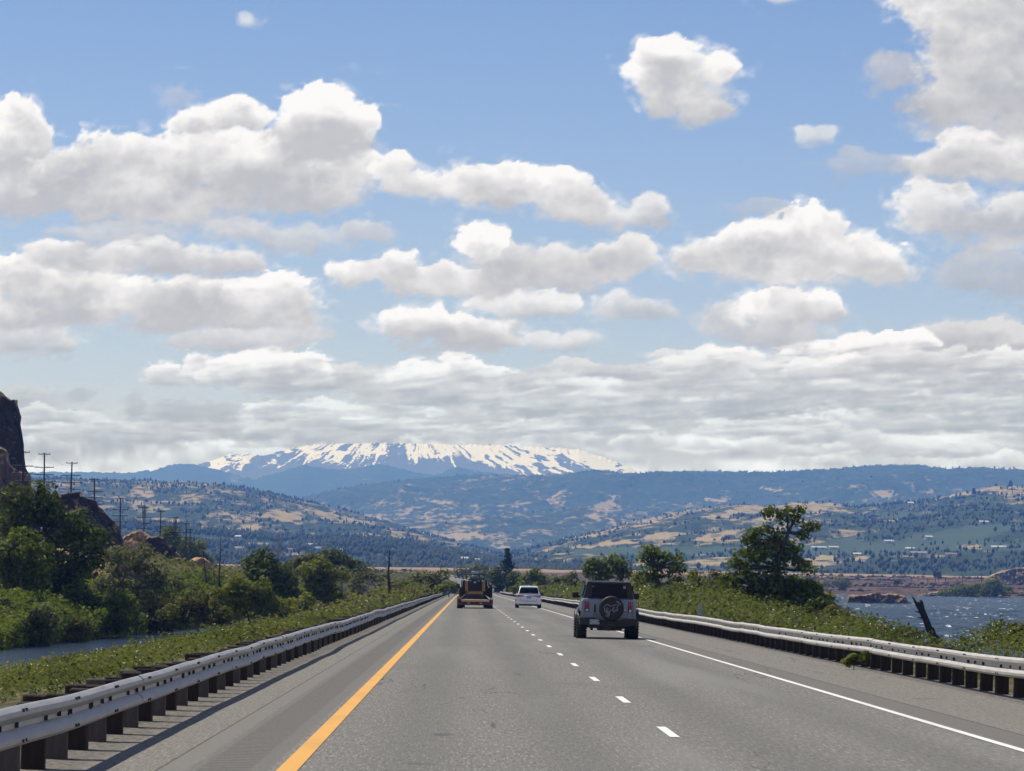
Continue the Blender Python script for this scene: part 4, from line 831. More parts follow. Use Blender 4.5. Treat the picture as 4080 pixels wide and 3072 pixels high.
tree('willow_shrub', 'dark shrub at the right foot of the largest riverside tree', 'shrub', 240, [(3280, 2415, 50, 30), (3220, 2430, 60, 30), (3320, 2435, 34, 20)], (3270, 2480), 'leaf_dark', leaf=.18, rc=.38, seed=45, limbs=6, trunk_r=.1)
tree('willow_shrub', 'brownish olive brush in front of the largest riverside tree', 'shrub', 200, [(3050, 2425, 70, 30), (2980, 2440, 60, 26), (2920, 2420, 44, 26), (3110, 2450, 60, 26)], (3030, 2490), 'leaf_olive', leaf=.16, rc=.34, seed=46, limbs=10, trunk_r=.1)
tree('willow_shrub', 'upright olive shrub by the water right of the largest riverside tree', 'shrub', 185, [(3330, 2450, 50, 32), (3290, 2470, 50, 28), (3375, 2480, 44, 28)], (3340, 2530), 'leaf_olive', leaf=.15, rc=.32, seed=47, limbs=10, trunk_r=.1)
tree('willow_shrub', 'small dark olive shrub in front of the open water', 'shrub', 165, [(3415, 2480, 30, 22), (3440, 2500, 36, 20)], (3420, 2540), 'leaf_olive', leaf=.14, rc=.3, seed=48, limbs=8, trunk_r=.08)
tree('willow_shrub', 'leafy green sapling above the right guardrail near the right edge', 'shrub', 98, [(3965, 2505, 28, 24), (3985, 2530, 28, 22), (3950, 2540, 22, 20)], (3972, 2620), 'leaf_green', leaf=.10, rc=.17, seed=49, limbs=8, trunk_r=.03)
tree('willow_shrub', 'olive shrub above the right guardrail at the right edge', 'shrub', 92, [(4060, 2520, 44, 34), (4020, 2560, 44, 28), (4100, 2560, 44, 34)], (4060, 2640), 'leaf_olive', leaf=.10, rc=.2, seed=50, limbs=8, trunk_r=.03)
tree('flowering_shrub', 'tall white-flowered weeds against the water left of the burnt stump', 'shrub', 120, [(3500, 2500, 26, 18), (3530, 2520, 30, 22), (3610, 2520, 34, 18), (3650, 2530, 30, 16)], (3560, 2570), 'leaf_grey', leaf=.09, rc=.2, seed=51, limbs=8, trunk_r=.03)
tree('willow_shrub', 'green weeds growing under the right guardrail through a gap in the posts', 'shrub', 79, [(3395, 2625, 16, 14), (3380, 2638, 14, 8), (3440, 2620, 10, 14)], (3400, 2650), 'leaf_green', leaf=.09, rc=.10, seed=52, limbs=5, trunk_r=.015, gz=float(rz(79)))
tree('willow_shrub', 'low green shrub just right of the grey car behind the guardrail', 'shrub', 290, [(2580, 2385, 50, 22), (2640, 2392, 50, 20), (2530, 2380, 34, 20)], (2590, 2420), 'leaf_green', leaf=.2, rc=.42, seed=53, limbs=6, trunk_r=.08)
tree('willow_shrub', 'low lime shrub behind the guardrail below the lime green shrubs', 'shrub', 250, [(2720, 2390, 50, 24), (2780, 2385, 50, 26), (2840, 2395, 44, 22)], (2780, 2430), 'leaf_yellow', leaf=.18, rc=.4, seed=54, limbs=6, trunk_r=.08)
tree('willow_shrub', 'dark green shrub filling the gap left of the largest riverside tree', 'shrub', 300, [(2860, 2370, 50, 32), (2820, 2380, 40, 28), (2890, 2400, 50, 24)], (2860, 2420), 'leaf_dark', leaf=.2, rc=.42, seed=55, limbs=6, trunk_r=.08)
# ---- dead trees
bare_tree('dead_tree', 'taller bare dead tree with a hooked top left of the round dark tree', 480, (872, 2380), (880, 2142), .24, 12, 'char', .17, 61, 'burnt trees left of the round dark tree')
bare_tree('dead_tree', 'bare dead tree with forked trunk at the foot of the railway slope', 470, (830, 2375), (808, 2180), .26, 12, 'char', .13, 62, 'burnt trees left of the round dark tree')
bare_tree('dead_tree', 'thin leaning dead sapling between the two burnt trees', 475, (862, 2375), (850, 2260), .3, 8, 'char', .08, 63, 'burnt trees left of the round dark tree')
bare_tree('dead_tree', 'pale bare tree standing in front of the dry grass knoll', 520, (545, 2240), (535, 2105), .35, 16, 'bark_grey', .12, 64)
bare_tree('dead_tree', 'pale bare tree in front of the sixth telegraph pole', 500, (578, 2300), (572, 2095), .22, 12, 'bark_grey', .10, 65)
bare_tree('dead_tree', 'slender dead tree rising from the grey-green willow', 400, (500, 2300), (505, 2110), .18, 10, 'bark_grey', .08, 66)
bare_tree('dead_tree', 'bare-crowned tree top showing over the round dark tree', 520, (1108, 2240), (1112, 2118), .38, 18, 'bark_grey', .14, 67)
bare_tree('dead_tree', 'thin bare pole tree behind the low green trees', 560, (1167, 2250), (1167, 2178), .08, 6, 'bark_grey', .07, 68)
bare_tree('dead_tree', 'straight bare trunk rising behind the domed grey-green tree', 520, (1376, 2290), (1378, 2158), .10, 8, 'bark', .11, 69)
bare_tree('dead_tree', 'black snag with short side branches standing by itself left of the trailer', 415, (1552, 2362), (1553, 2190), .30, 18, 'char', .19, 70, droop=.35, r_top=.06)
bare_tree('dead_tree', 'bleached forked dead tree between the domed tree and the black snag', 450, (1456, 2378), (1475, 2290), .5, 9, 'bark_grey', .14, 71)
bare_tree('dead_tree', 'bleached bare limbs beside the yellow-green tree', 440, (1385, 2360), (1345, 2290), .5, 9, 'bark_grey', .09, 72)
bare_tree('fallen_branch', 'bleached curved branch lying on the brambles below the dark trees', 300, (1165, 2440), (1215, 2412), .4, 4, 'bark_grey', .05, 73, cat='branch')
bare_tree('fallen_branch', 'bleached branch lying on the brambles, left of the curved one', 300, (1145, 2438), (1110, 2420), .4, 4, 'bark_grey', .05, 74, cat='branch')
bare_tree('dead_tree', 'thin bare sapling behind the dark bushy tree by the guardrail', 660, (1688, 2330), (1686, 2262), .15, 8, 'bark', .07, 75)
def stump():
    Y = 265; rs = np.random.RandomState(8); b = np.array(P(3770-45, 2535, Y)); root = thing('burnt_stump', 'broken black tree trunk leaning left at the water\'s edge', 'stump', tuple(b)); mb = MB()
    pts = [np.array(P(x, y, Y))-b for x, y in [(3745, 2560), (3708, 2520), (3690, 2470), (3672, 2430), (3668, 2400)]]; k = Y/F
    mb.tube(pts, [30*.5*k, 30*.5*k, 26*.5*k, 28*.5*k, 22*.5*k], 9)
    mb.tube([pts[3]+[-8*k, 0, 6*k], np.array(P(3652, 2408, Y))-b, np.array(P(3640, 2384, Y))-b, np.array(P(3632, 2374, Y))-b], [9*k, 6*k, 3.5*k, .8*k], 6)
    mb.tube([pts[4], np.array(P(3676, 2396, Y))-b], [10*k, 7*k], 7); mb.tube([pts[4]+[-6*k, 0, -4*k], np.array(P(3658, 2398, Y))-b], [6*k, 4*k], 6)
    for (x, y, x2, y2) in [(3664, 2440, 3646, 2436), (3672, 2462, 3654, 2460), (3716, 2500, 3728, 2520)]: mb.tube([np.array(P(x, y, Y))-b, np.array(P(x2, y2, Y))-b], [4*k, 1*k], 5)
    o = mb.build('trunk', M['char'], root, True, fix=False)
stump()

# ================================================================ ROCK
def rock(name, label, prof, Y, depth, bottom, mat='basalt', seed=1, amp=1.0, cell=2.2, step=None, cat='rock', top_back=.0, kind=None):
    "prof: skyline in photo positions; the mass runs back from distance Y"
    px = np.array([p[0] for p in prof], float); A = np.array([ab(*p) for p in prof]); a0, a1 = A[0, 0], A[-1, 0]
    Wd = (a1-a0)*Y; st = step or max(.25, Wd/160); nx = int(Wd/st)+2; a = np.linspace(a0, a1, nx); top = CZ-np.interp(a, A[:, 0], A[:, 1])*Y
    H = top.max()-bottom; nf = max(6, int(H/st)); nt = max(4, int(depth/st/1.5)); tt = np.concatenate([np.linspace(0, 1, nf), 1+np.linspace(0, 1, nt)[1:], [2.02, 2.3]])
    AA, TT = np.meshgrid(a, tt); X = AA*Y; f = np.clip(TT, 0, 1); g = np.clip(TT-1, 0, 1)
    Z = bottom+(top[None]-bottom)*f; Yy = Y+f*depth*.10+g*depth; Z = Z-g*0+top_back*g; Z = np.where(TT > 2, bottom-1+0*Z, Z)
    q = lambda u, w, s: np.floor(fbm(u, w, 3, s)*9)/9
    n1 = q(X/cell, Z/(cell*1.3), seed)-.5; n2 = fbm(X/(cell*.35), Z/(cell*.5), 4, seed+4)-.5; col = np.abs(((X/(cell*.5)+n1*3) % 1)-.5)
    d = (n1*2.4+n2*1.6+col*1.1)*amp; Yy = Yy-d*(1-g)*(f > 0); Z = Z+np.where((f > .2), (q(X/(cell*.6), Yy/cell+3, seed+9)-.5)*amp*.9*np.where(TT < 1, .4, 1), 0)
    X = X*(Yy/Y)+(fbm(Z/cell, Yy/cell, 3, seed+8)-.5)*amp*1.2
    me = grid_mesh(name, X, Yy, Z, False); ctr = np.array([float(X.mean()), Y, bottom]); me.transform(Matrix.Translation(-Vector(ctr)))
    o = link(name, me, M[mat]); o.location = ctr; tag(o, label, cat, kind=kind); return o
rock('cliff', 'tall dark basalt cliff at the left edge, rising above the trees', [(-700, 1520), (-300, 1500), (-60, 1545), (0, 1558), (12, 1566), (14, 1578), (34, 1580), (44, 1584), (66, 1582), (67, 1610), (73, 1640), (76, 1690), (82, 1730), (90, 1765), (92, 1790), (92, 1850), (100, 1870), (108, 1885), (118, 1905), (120, 1960)], 655, 30, 4, 'basalt', 1, 1.1, 2.6, cat='cliff')
rock('rock_outcrop', 'brown rock shoulder at the foot of the cliff beside the first telegraph pole', [(-200, 1760), (-20, 1780), (10, 1782), (28, 1800), (30, 1840), (50, 1865), (80, 1880), (105, 1890), (118, 1905), (119, 1980)], 610, 14, 1, 'basalt_far', 2, 1.0, 1.6)
rock('rock_outcrop', 'jagged dark rock ridge carrying the third to fifth telegraph poles', [(215, 1990), (228, 1972), (250, 1970), (268, 1972), (275, 1962), (292, 1963), (318, 1961), (322, 1975), (340, 1982), (352, 1988), (362, 1990), (380, 1992), (384, 2012), (400, 2022), (408, 2038), (420, 2044), (432, 2062), (448, 2070), (458, 2085), (468, 2098), (476, 2120), (482, 2150), (486, 2175)], 622, 26, 3, 'basalt', 3, 1.0, 1.7)
rock('dry_grass_knoll', 'rounded knoll of tan dry grass behind the pale bare trees', [(478, 2200), (486, 2150), (500, 2136), (530, 2122), (560, 2118), (585, 2126), (600, 2140), (640, 2160), (668, 2178), (692, 2196), (712, 2215), (722, 2236), (728, 2270)], 690, 40, -3, 'dry_knoll', 4, 1.0, 2.2, cat='knoll')
rock('rock_outcrop', 'dark broken rock band capping the tan grass knoll', [(582, 2150), (590, 2138), (606, 2140), (630, 2138), (650, 2142), (664, 2160), (670, 2172), (690, 2180), (698, 2196)], 684, 8, 3.2, 'basalt', 5, .7, 1.2)
rock('rock_outcrop', 'dark rocks low on the right flank of the tan grass knoll', [(672, 2245), (690, 2228), (712, 2222), (730, 2236), (744, 2262), (750, 2290)], 672, 8, -3, 'basalt', 6, .8, 1.3)
rock('dry_grass_knoll', 'small brown rounded slope behind the burnt trees', [(742, 2300), (762, 2235), (780, 2222), (812, 2226), (834, 2240), (846, 2270), (858, 2310)], 760, 20, -3, 'dry_knoll', 7, .9, 1.8, cat='knoll')
rock('rock_islet', 'low rocky islet lying in the river left of the burnt stump', [(3372, 2404), (3376, 2388), (3384, 2374), (3420, 2374), (3460, 2369), (3486, 2364), (3520, 2370), (3548, 2366), (3586, 2372), (3606, 2378), (3612, 2390), (3624, 2400), (3650, 2410)], 1098, 12, WATER-.5, 'basalt_far', 8, .9, 1.5, cat='islet')
rock('basalt_mound', 'rounded dark lava mound on the far shore at the right edge', [(3925, 2312), (3940, 2300), (3958, 2288), (3985, 2278), (4020, 2270), (4060, 2264), (4150, 2262), (4300, 2290)], 2550, 60, 2.0, 'basalt_far', 9, 2.6, 6.0, cat='mound')
rock('lava_ledge', 'broken dark lava ledge in the middle of the far shore', [(3400, 2345), (3425, 2328), (3450, 2322), (3480, 2326), (3500, 2340)], 2250, 20, -1.5, 'basalt', 10, 1.6, 4.0, cat='rock')
rock('lava_ledge', 'long low dark ledge at the waterline of the far shore', [(3640, 2386), (3680, 2366), (3740, 2358), (3800, 2352), (3850, 2350), (3880, 2372)], 1860, 16, WATER-.4, 'basalt_far', 11, 1.4, 3.4, cat='rock')

def rubble():
    rs = np.random.RandomState(77); n = 9000; Y = rs.uniform(1790, 3000, n); x = rs.uniform(60, 900, n); k = (fbm(x/60, Y/90, 4, 71) > .50) & (x < .16*Y+60) & (x > .055*Y); x = x[k]; Y = Y[k]; m = len(x)
    z = ground(x, Y); ok = z > WATER-.3; x, Y, z = x[ok], Y[ok], z[ok]; m = len(x); s = rs.uniform(.5, 1.0, m)**2*2.3
    d = np.array([[1, 0, 0], [0, 1, 0], [-1, 0, 0], [0, -1, 0], [0, 0, .7], [0, 0, -.5]], float); v = d[None]*s[:, None, None]*(1+.45*rs.normal(size=(m, 6, 3))); v += np.stack([x, Y, z+s*.15], -1)[:, None]
    f = np.array([(0, 1, 4), (1, 2, 4), (2, 3, 4), (3, 0, 4), (1, 0, 5), (2, 1, 5), (3, 2, 5), (0, 3, 5)])[None]+np.arange(m)[:, None, None]*6
    tag(link('lava_rubble', npmesh('lava_rubble', v.reshape(-1, 3), f.reshape(-1, 3)), m_rock('lava', (.024, .016, .012), (.085, .066, .052), (.14, .11, .075), .4)), 'broken brown lava rock strewn over the far shore', kind='stuff')
rubble()
# ---- plants of the far shore
tree('willow_shrub', 'spreading green thicket on the far shore near the right edge', 'shrub', 1840, [(3830, 2352, 60, 18), (3900, 2345, 60, 22), (3960, 2330, 30, 16), (3990, 2352, 50, 20), (3780, 2366, 50, 12), (3930, 2368, 90, 14)], (3880, 2384), 'leaf_green', leaf=1.0, rc=2.0, seed=80, limbs=3, gz=WATER)
tree('willow_shrub', 'round dark bush on top of the green thicket of the far shore', 'shrub', 1900, [(3962, 2322, 24, 16)], (3962, 2345), 'leaf_dark', leaf=1.0, rc=1.6, seed=81, limbs=3, gz=-2)
tree('willow_shrub', 'pinkish leafless brush on the far shore beside the largest tree', 'shrub', 1980, [(3290, 2326, 40, 22), (3340, 2318, 40, 18), (3250, 2335, 30, 20)], (3300, 2350), 'leaf_grey', 'bark_grey', 1.0, 2.0, .6, 82, fill=.6, limbs=20, gz=-2)
tree('willow_shrub', 'green brush right of the leafless brush on the far shore', 'shrub', 2000, [(3370, 2325, 26, 16), (3350, 2335, 20, 12)], (3368, 2345), 'leaf_green', leaf=1.0, rc=1.8, seed=83, limbs=3, gz=-2)
tree('willow_shrub', 'single small dark bush on the dark lava of the far shore', 'shrub', 2300, [(3572, 2320, 14, 10), (3580, 2316, 8, 6)], (3574, 2332), 'leaf_dark', leaf=1.0, rc=1.5, seed=84, limbs=2, gz=0)
for (x, w, lab) in [(3727, 9, 'taller of the two narrow poplars on the far shore'), (3741, 7, 'shorter of the two narrow poplars on the far shore')]:
    tree('poplar_tree', lab, 'tree', 2650, [(x, 2284, w, 9), (x, 2294, w, 10), (x, 2276 if w == 9 else 2282, w*.7, 6)], (x, 2308), 'leaf_dark', leaf=.9, rc=1.3, seed=85+w, limbs=2, gz=2.0)
conifer('pine_tree', 'lone pine on the skyline hilltop near the right edge', 6900, (4026, 1938), (4026, 1917), 7, 90, gz=float(P(4026, 1938, 6900).z), leaf=4.0)
conifer('pine_tree', 'dark pine on the brow of the tan hill left of the lone pine', 6600, (3880, 1968), (3880, 1948), 8, 91, gz=float(P(3880, 1968, 6600).z), leaf=4.0)
# ================================================================ DISTANT TREES AND BUILDINGS
def hill_at(name, px, py):
    X, Y, Z, PX, PY, cov = LAY[name]; d = (PX-px)**2+(PY-py)**2*4; i = np.unravel_index(np.argmin(d), d.shape); return np.array([X[i], Y[i], Z[i]])
def scatter_trees(name, layer, n, hgt, pmax, seed, cone=.5, vmin=0, region=None):
    rs = np.random.RandomState(seed); X, Y, Z, PX, PY, cov = LAY[layer]; nr, nc = X.shape; nr = nr-6
    r = rs.rand(n)*(nr-1); c = rs.rand(n)*(nc-1); i = r.astype(int); j = c.astype(int); fr = r-i; fc = c-j
    def s(A): return (A[i, j]*(1-fr)+A[i+1, j]*fr)*(1-fc)+(A[i, j+1]*(1-fr)+A[i+1, j+1]*fr)*fc
    x, y, z = s(X), s(Y), s(Z); d = s(cov[..., 0]); o = s(cov[..., 1]); px, py = s(PX), s(PY)
    cl = fbm(x/120, y/160, 4, seed+2); k = (rs.rand(n) < np.clip(pmax*(1.15-d*1.35)+.04, 0, 1)*(1-o*.93)) & (cl > .40) & (px > -80) & (px < 4160)
    x, y, z = x[k], y[k], z[k]; m = len(x); h = hgt*(.5+.9*rs.rand(m)); w = h*np.where(rs.rand(m) < cone, .26, .62)*(.8+.4*rs.rand(m)); an = rs.rand(m)*PI
    K = 5; ang = an[:, None]+np.arange(K)*2*PI/K; zz = h*np.where(w/h < .36, .22, .42)
    ring = np.stack([x[:, None]+np.cos(ang)*w[:, None]*.5*(1+.35*rs.normal(size=(m, K))), y[:, None]+np.sin(ang)*w[:, None]*.5, (z+zz)[:, None]+0*ang], -1)
    top = np.stack([x, y, z+h], -1)[:, None]; bot = np.stack([x, y, z-1], -1)[:, None]; v = np.concatenate([ring, top, bot], 1).reshape(-1, 3)
    f = []; 
    for q in range(K): f += [(q, (q+1) % K, K), ((q+1) % K, q, K+1)]
    f = (np.array(f)[None]+np.arange(m)[:, None, None]*(K+2)).reshape(-1, 3); me = npmesh(name, v, f); fattr(me, 'tint', np.repeat(np.clip(.35+.25*rs.normal(size=m), 0, 1), K+2))
    tag(link(name, me, M['leaf_far']), kind='stuff'); return m
scatter_trees('distant_trees', 'wooded_bench', 20000, 6.0, .8, 1, .45)
scatter_trees('orchard_hill_trees', 'orchard_hill', 22000, 5.2, .45, 2, .3)
scatter_trees('left_hill_trees', 'left_hill', 20000, 5.5, .45, 3, .3)
scatter_trees('ridge_trees', 'forested_ridge', 12000, 6, .4, 4, .6)
M['wall_white'] = plain('white_wall', (.40, .40, .39), .8); M['wall_tan'] = plain('tan_wall', (.45, .38, .30), .8); M['roof_grey'] = plain('grey_roof', (.22, .23, .25), .8); M['roof_white'] = plain('white_roof', (.44, .46, .48), .6); M['roof_brown'] = plain('brown_roof', (.20, .14, .11), .8)
def house(layer, px, py, w, d, h, wall, roof, label, seed=0, flat=False, name='farm_building', cat='building', group=None):
    w *= .62; d *= .75; h *= .62; p = hill_at(layer, px, py); p[0] = ab(px, py)[0]*p[1]; p[2] = max(p[2], CZ-ab(px, py)[1]*p[1]-h*.5); root = thing(name, label, cat, tuple(p), group, rz=random.Random(seed).uniform(-.35, .35))
    m = MB().box(-w/2, w/2, -d/2, d/2, -3, h); m.add([(-w/2, -d/2, h), (-w/2, d/2, h), (-w/2, 0, h+d*.22), (w/2, -d/2, h), (w/2, d/2, h), (w/2, 0, h+d*.22)], [(0, 1, 2), (3, 5, 4)]); m.build('wall', M[wall], root)
    r = MB(); e = .5; t = .25
    for s in (-1, 1): r.add([(-w/2-e, s*(d/2+e), h-e*.44), (w/2+e, s*(d/2+e), h-e*.44), (w/2+e, 0, h+d*.22), (-w/2-e, 0, h+d*.22), (-w/2-e, s*(d/2+e), h-e*.44+t), (w/2+e, s*(d/2+e), h-e*.44+t), (w/2+e, 0, h+d*.22+t), (-w/2-e, 0, h+d*.22+t)], [(0, 1, 2, 3), (4, 5, 6, 7), (0, 1, 5, 4), (1, 2, 6, 5), (3, 0, 4, 7)])
    r.build('roof', M[roof], root)
    for k in range(max(1, int(w/6))):
        x = -w/2+(k+.5)*w/max(1, int(w/6)); MB().box(x-.9, x+.9, -d/2-.06, -d/2-.003, h*.35, h*.75).build('window', M['glass'], root)
    return root
HB = [('orchard_hill', 3540, 2165, 18, 9, 4, 'wall_white', 'roof_white', 'small white farm shed among the orchards right of the largest tree'),
 ('orchard_hill', 3626, 2194, 16, 8, 4, 'wall_white', 'roof_white', 'white shed lower in the orchards, right of the small white farm shed'),
 ('orchard_hill', 3698, 2149, 14, 9, 4, 'wall_white', 'roof_white', 'white barn in the middle of the orchard slope'),
 ('orchard_hill', 3980, 2190, 26, 9, 4, 'wall_white', 'roof_white', 'long white packing shed near the right edge of the orchards'),
 ('orchard_hill', 4020, 2190, 20, 8, 3.5, 'wall_tan', 'roof_grey', 'grey-roofed shed beside the long white packing shed'),
 ('orchard_hill', 3262, 2189, 28, 8, 3, 'wall_white', 'roof_white', 'pale long shed just right of the largest tree'),
 ('orchard_hill', 3320, 2188, 18, 8, 3, 'wall_tan', 'roof_white', 'short pale shed right of the pale long shed'),
 ('orchard_hill', 3628, 2011, 16, 12, 5, 'wall_white', 'roof_white', 'white house on the brow of the hill between the two tan hilltops'),
 ('orchard_hill', 3500, 2013, 18, 10, 5, 'wall_tan', 'roof_brown', 'brown house on the brow left of the white house'),
 ('orchard_hill', 3920, 2086, 18, 9, 4, 'wall_tan', 'roof_white', 'tan farmhouse high on the slope near the right edge'),
 ('orchard_hill', 2627, 2155, 9, 7, 4, 'wall_white', 'roof_white', 'tiny white house at the foot of the tan slope behind the feathery tree'),
 ('orchard_hill', 3415, 2216, 14, 8, 4, 'wall_white', 'roof_white', 'white house in the lowest row above the far shore'),
 ('orchard_hill', 3660, 2215, 26, 9, 4, 'wall_tan', 'roof_grey', 'long grey building in the lowest row above the far shore'),
 ('orchard_hill', 3790, 2216, 18, 9, 4, 'wall_white', 'roof_brown', 'brown-roofed house in the lowest row near the green thicket'),
 ('wooded_bench', 950, 2148, 10, 7, 5, 'wall_white', 'roof_white', 'white house on the wooded bench above the yellow-green willow'),
 ('wooded_bench', 915, 2160, 9, 7, 4, 'wall_tan', 'roof_brown', 'tan house just left of the white bench house'),
 ('wooded_bench', 1030, 2183, 34, 12, 5, 'wall_tan', 'roof_grey', 'wide grey-roofed building above the round dark tree'),
 ('wooded_bench', 955, 2195, 14, 9, 5, 'wall_white', 'roof_grey', 'white house left of the wide grey-roofed building'),
 ('wooded_bench', 920, 2212, 13, 8, 5, 'wall_tan', 'roof_grey', 'grey-roofed house below the white one on the bench'),
 ('wooded_bench', 1160, 2202, 12, 8, 5, 'wall_white', 'roof_brown', 'cream house above the low green trees'),
 ('wooded_bench', 1240, 2182, 16, 9, 5, 'wall_tan', 'roof_white', 'pale-roofed house above the yellow-green tree'),
 ('wooded_bench', 1270, 2196, 14, 9, 5, 'wall_white', 'roof_grey', 'white house just below the pale-roofed house'),
 ('wooded_bench', 1420, 2172, 12, 8, 4, 'wall_tan', 'roof_white', 'tan house on the bench above the domed tree'),
 ('wooded_bench', 1850, 2238, 12, 9, 5, 'wall_white', 'roof_white', 'white house above the distant bend of the road'),
 ('wooded_bench', 1895, 2242, 12, 9, 4, 'wall_tan', 'roof_white', 'pale house right of the white one above the bend'),
 ('wooded_bench', 1760, 2196, 10, 7, 4, 'wall_white', 'roof_grey', 'small white house high on the bench above the bend')]
for i, h in enumerate(HB): house(*h, seed=i)

# ================================================================ POLES
def telegraph_pole(i, px, py, Y, double, label):
    base = P(px, py, Y); gx = base.x; top = base.z; g = float(ground(gx, Y)); g = min(g, top-8.5)
    root = thing('telegraph_pole', label, 'telegraph pole', (gx, Y, g), 'telegraph poles along the railway'); H = top-g; rs = random.Random(i); ln = rs.uniform(-.012, .02)
    MB().tube([(ln*H*0, 0, -1), (-ln*H*.5, 0, H*.5), (0, 0, H)], [.17, .145, .11], 8).build('pole', M['creosote'], root, True, fix=False)
    rows = [(0.22, .95), (2.28, 1.52), (3.42, 1.52), (4.56, 1.52)]
    if double:
        for s in (-.30, .30): MB().tube([(s, 0, H-2.6), (s, 0, H)], .07, 6).build('extension_post', M['creosote'], root, fix=False)
    for k, (dz, hw) in enumerate(rows):
        z = H-dz; a = MB().bbox(-hw, hw, -.19, -.08, z-.06, z+.06, .01, 1).build('crossarm', M['creosote'], root)
        ins = MB()
        for q in (range(-5, 6) if k else (-3, -1, 1, 3)):
            if q == 0 or rs.random() < .2: continue
            x = q*hw/5.3 if k else q*hw/3.3; ins.tube([(x, -.13, z+.06), (x, -.13, z+.13), (x, -.13, z+.20)], [.022, .05, .035], 6)
        o = ins.build('insulators', M['teal'] if k else M['dark_steel'], a, fix=False); o['kind'] = 'stuff'
        if k != 3:
            br = MB()
            for s in (-1, 1): br.tube([(s*.55*min(1, hw), -.16, z-.04), (0, -.16, z-.55)], .018, 4)
            br.build('brace', M['dark_steel'], a, fix=False)
    return (gx, Y, top)
ords = ['first', 'second', 'third', 'fourth', 'fifth', 'sixth', 'seventh', 'eighth', 'ninth', 'tenth', 'eleventh']
where = ['in front of the cliff edge', 'behind the darkest tree', 'on the left end of the jagged ridge', 'on the shoulder of the jagged ridge', 'at the foot of the jagged ridge', 'with a twin-post top over the tan knoll', 'over the right side of the tan knoll', 'with a twin-post top among the green trees', 'tall against the green trees', 'half hidden beyond the ninth', 'smallest and farthest of the row']
PP = [(94, 1796, 557, 0), (177, 1804, 588, 0), (287, 1840, 628, 0), (377, 1906, 668, 0), (480, 1983, 714, 0), (575, 2017, 764, 1), (641, 2034, 808, 0), (698, 2060, 850, 1), (742, 2083, 890, 0), (758, 2107, 925, 0), (773, 2141, 960, 0)]
tops = []
for i, (x, y, Yp, dbl) in enumerate(PP): tops.append(telegraph_pole(i, x, y, Yp, dbl, f'{ords[i]} telegraph pole from the left, {where[i]}'))
for k, (dx, dz) in enumerate([(-.8, -.1), (.8, -.1), (-1.4, -2.1), (1.4, -2.1), (-1.4, -3.3), (1.4, -3.3)]):
    mb = MB()
    for a, b in zip(tops[:-1], tops[1:]):
        A = np.array(a)+[dx, -.13, dz]; B = np.array(b)+[dx, -.13, dz]; mb.tube([A*(1-t)+B*t-np.array([0, 0, 1.1*4*t*(1-t)]) for t in np.linspace(0, 1, 7)], .008, 3, cap=False)
    o = mb.build('telegraph_wire', M['dark_steel'], None, fix=False); o.name = 'telegraph_wire'; tag(o, ['left wire of the top crossarms', 'right wire of the top crossarms', 'left wire of the second crossarms', 'right wire of the second crossarms', 'left wire of the third crossarms', 'right wire of the third crossarms'][k]+' on the telegraph poles', 'wire', 'wires between the telegraph poles')
for i, (x, y0, y1, lab) in enumerate([(3630, 2302, 2322, 'leftmost pole of the short line crossing the far shore'), (3697, 2302, 2322, 'pole left of the two narrow poplars on the far shore'), (3767, 2300, 2321, 'pole just right of the two narrow poplars'), (3835, 2289, 2318, 'tall thin pole left of the tallest far shore pole'), (3911, 2287, 2316, 'tallest thin pole, left of the lava mound'), (4066, 2290, 2312, 'thin pole in front of the lava mound')]):
    Y = 2450; b = P(x, y1, Y); H = P(x, y0, Y).z-b.z; root = thing('utility_pole', lab, 'utility pole', tuple(b), 'poles on the far shore')
    MB().tube([(0, 0, -2), (0, 0, H)], [.24, .2], 7).build('pole', M['creosote'], root, fix=False); MB().box(-1.1, 1.1, -.35, -.25, H-.7, H-.5).build('crossarm', M['creosote'], root)
for (x, y, Y, lab) in [(2790, 2408, 150, 'white-topped marker post behind the right guardrail, below the feathery tree'), (2226, 2364, 380, 'small distant marker post between the minivan and the grey car')]:
    a = ab(x, y)[0]; b = (a*Y, Y, float(rz(Y))-.2); root = thing('marker_post', lab, 'marker post', b, 'marker posts')
    H = P(x, y, Y).z-b[2]; MB().box(-.05, .05, -.01, .01, -.3, H-.42).build('post', M['dark_steel'], root); MB().bbox(-.07, .07, -.02, .015, H-.45, H, .006, 1).build('reflector', M['silver'], root)
# a bird high over the road
bd = MB(); bd.lathe((0, 0, 0), (0, 1, 0), [(0, -.30), (.06, -.15), (.09, 0), (.05, .18), (0, .28)], 8); bo = P(2251, 253, 430); root = thing('bird', 'small dark bird gliding high in the open blue sky', 'bird', tuple(bo)); root.scale = (.24, .24, .24); bd.build('body', M['black'], root, True, fix=False)
for s in (-1, 1): MB().add([(s*.05, -.12, .02), (s*.05, .14, .02), (s*.55, .08, .10), (s*.95, -.12, .05), (s*.5, -.14, .09), (s*.05, -.12, .0), (s*.05, .14, .0), (s*.55, .08, .085), (s*.95, -.12, .04), (s*.5, -.14, .075)], [(0, 1, 2, 3, 4), (9, 8, 7, 6, 5), (0, 4, 9, 5), (1, 0, 5, 6), (2, 1, 6, 7), (3, 2, 7, 8), (4, 3, 8, 9)]).build('wing', M['black'], root)
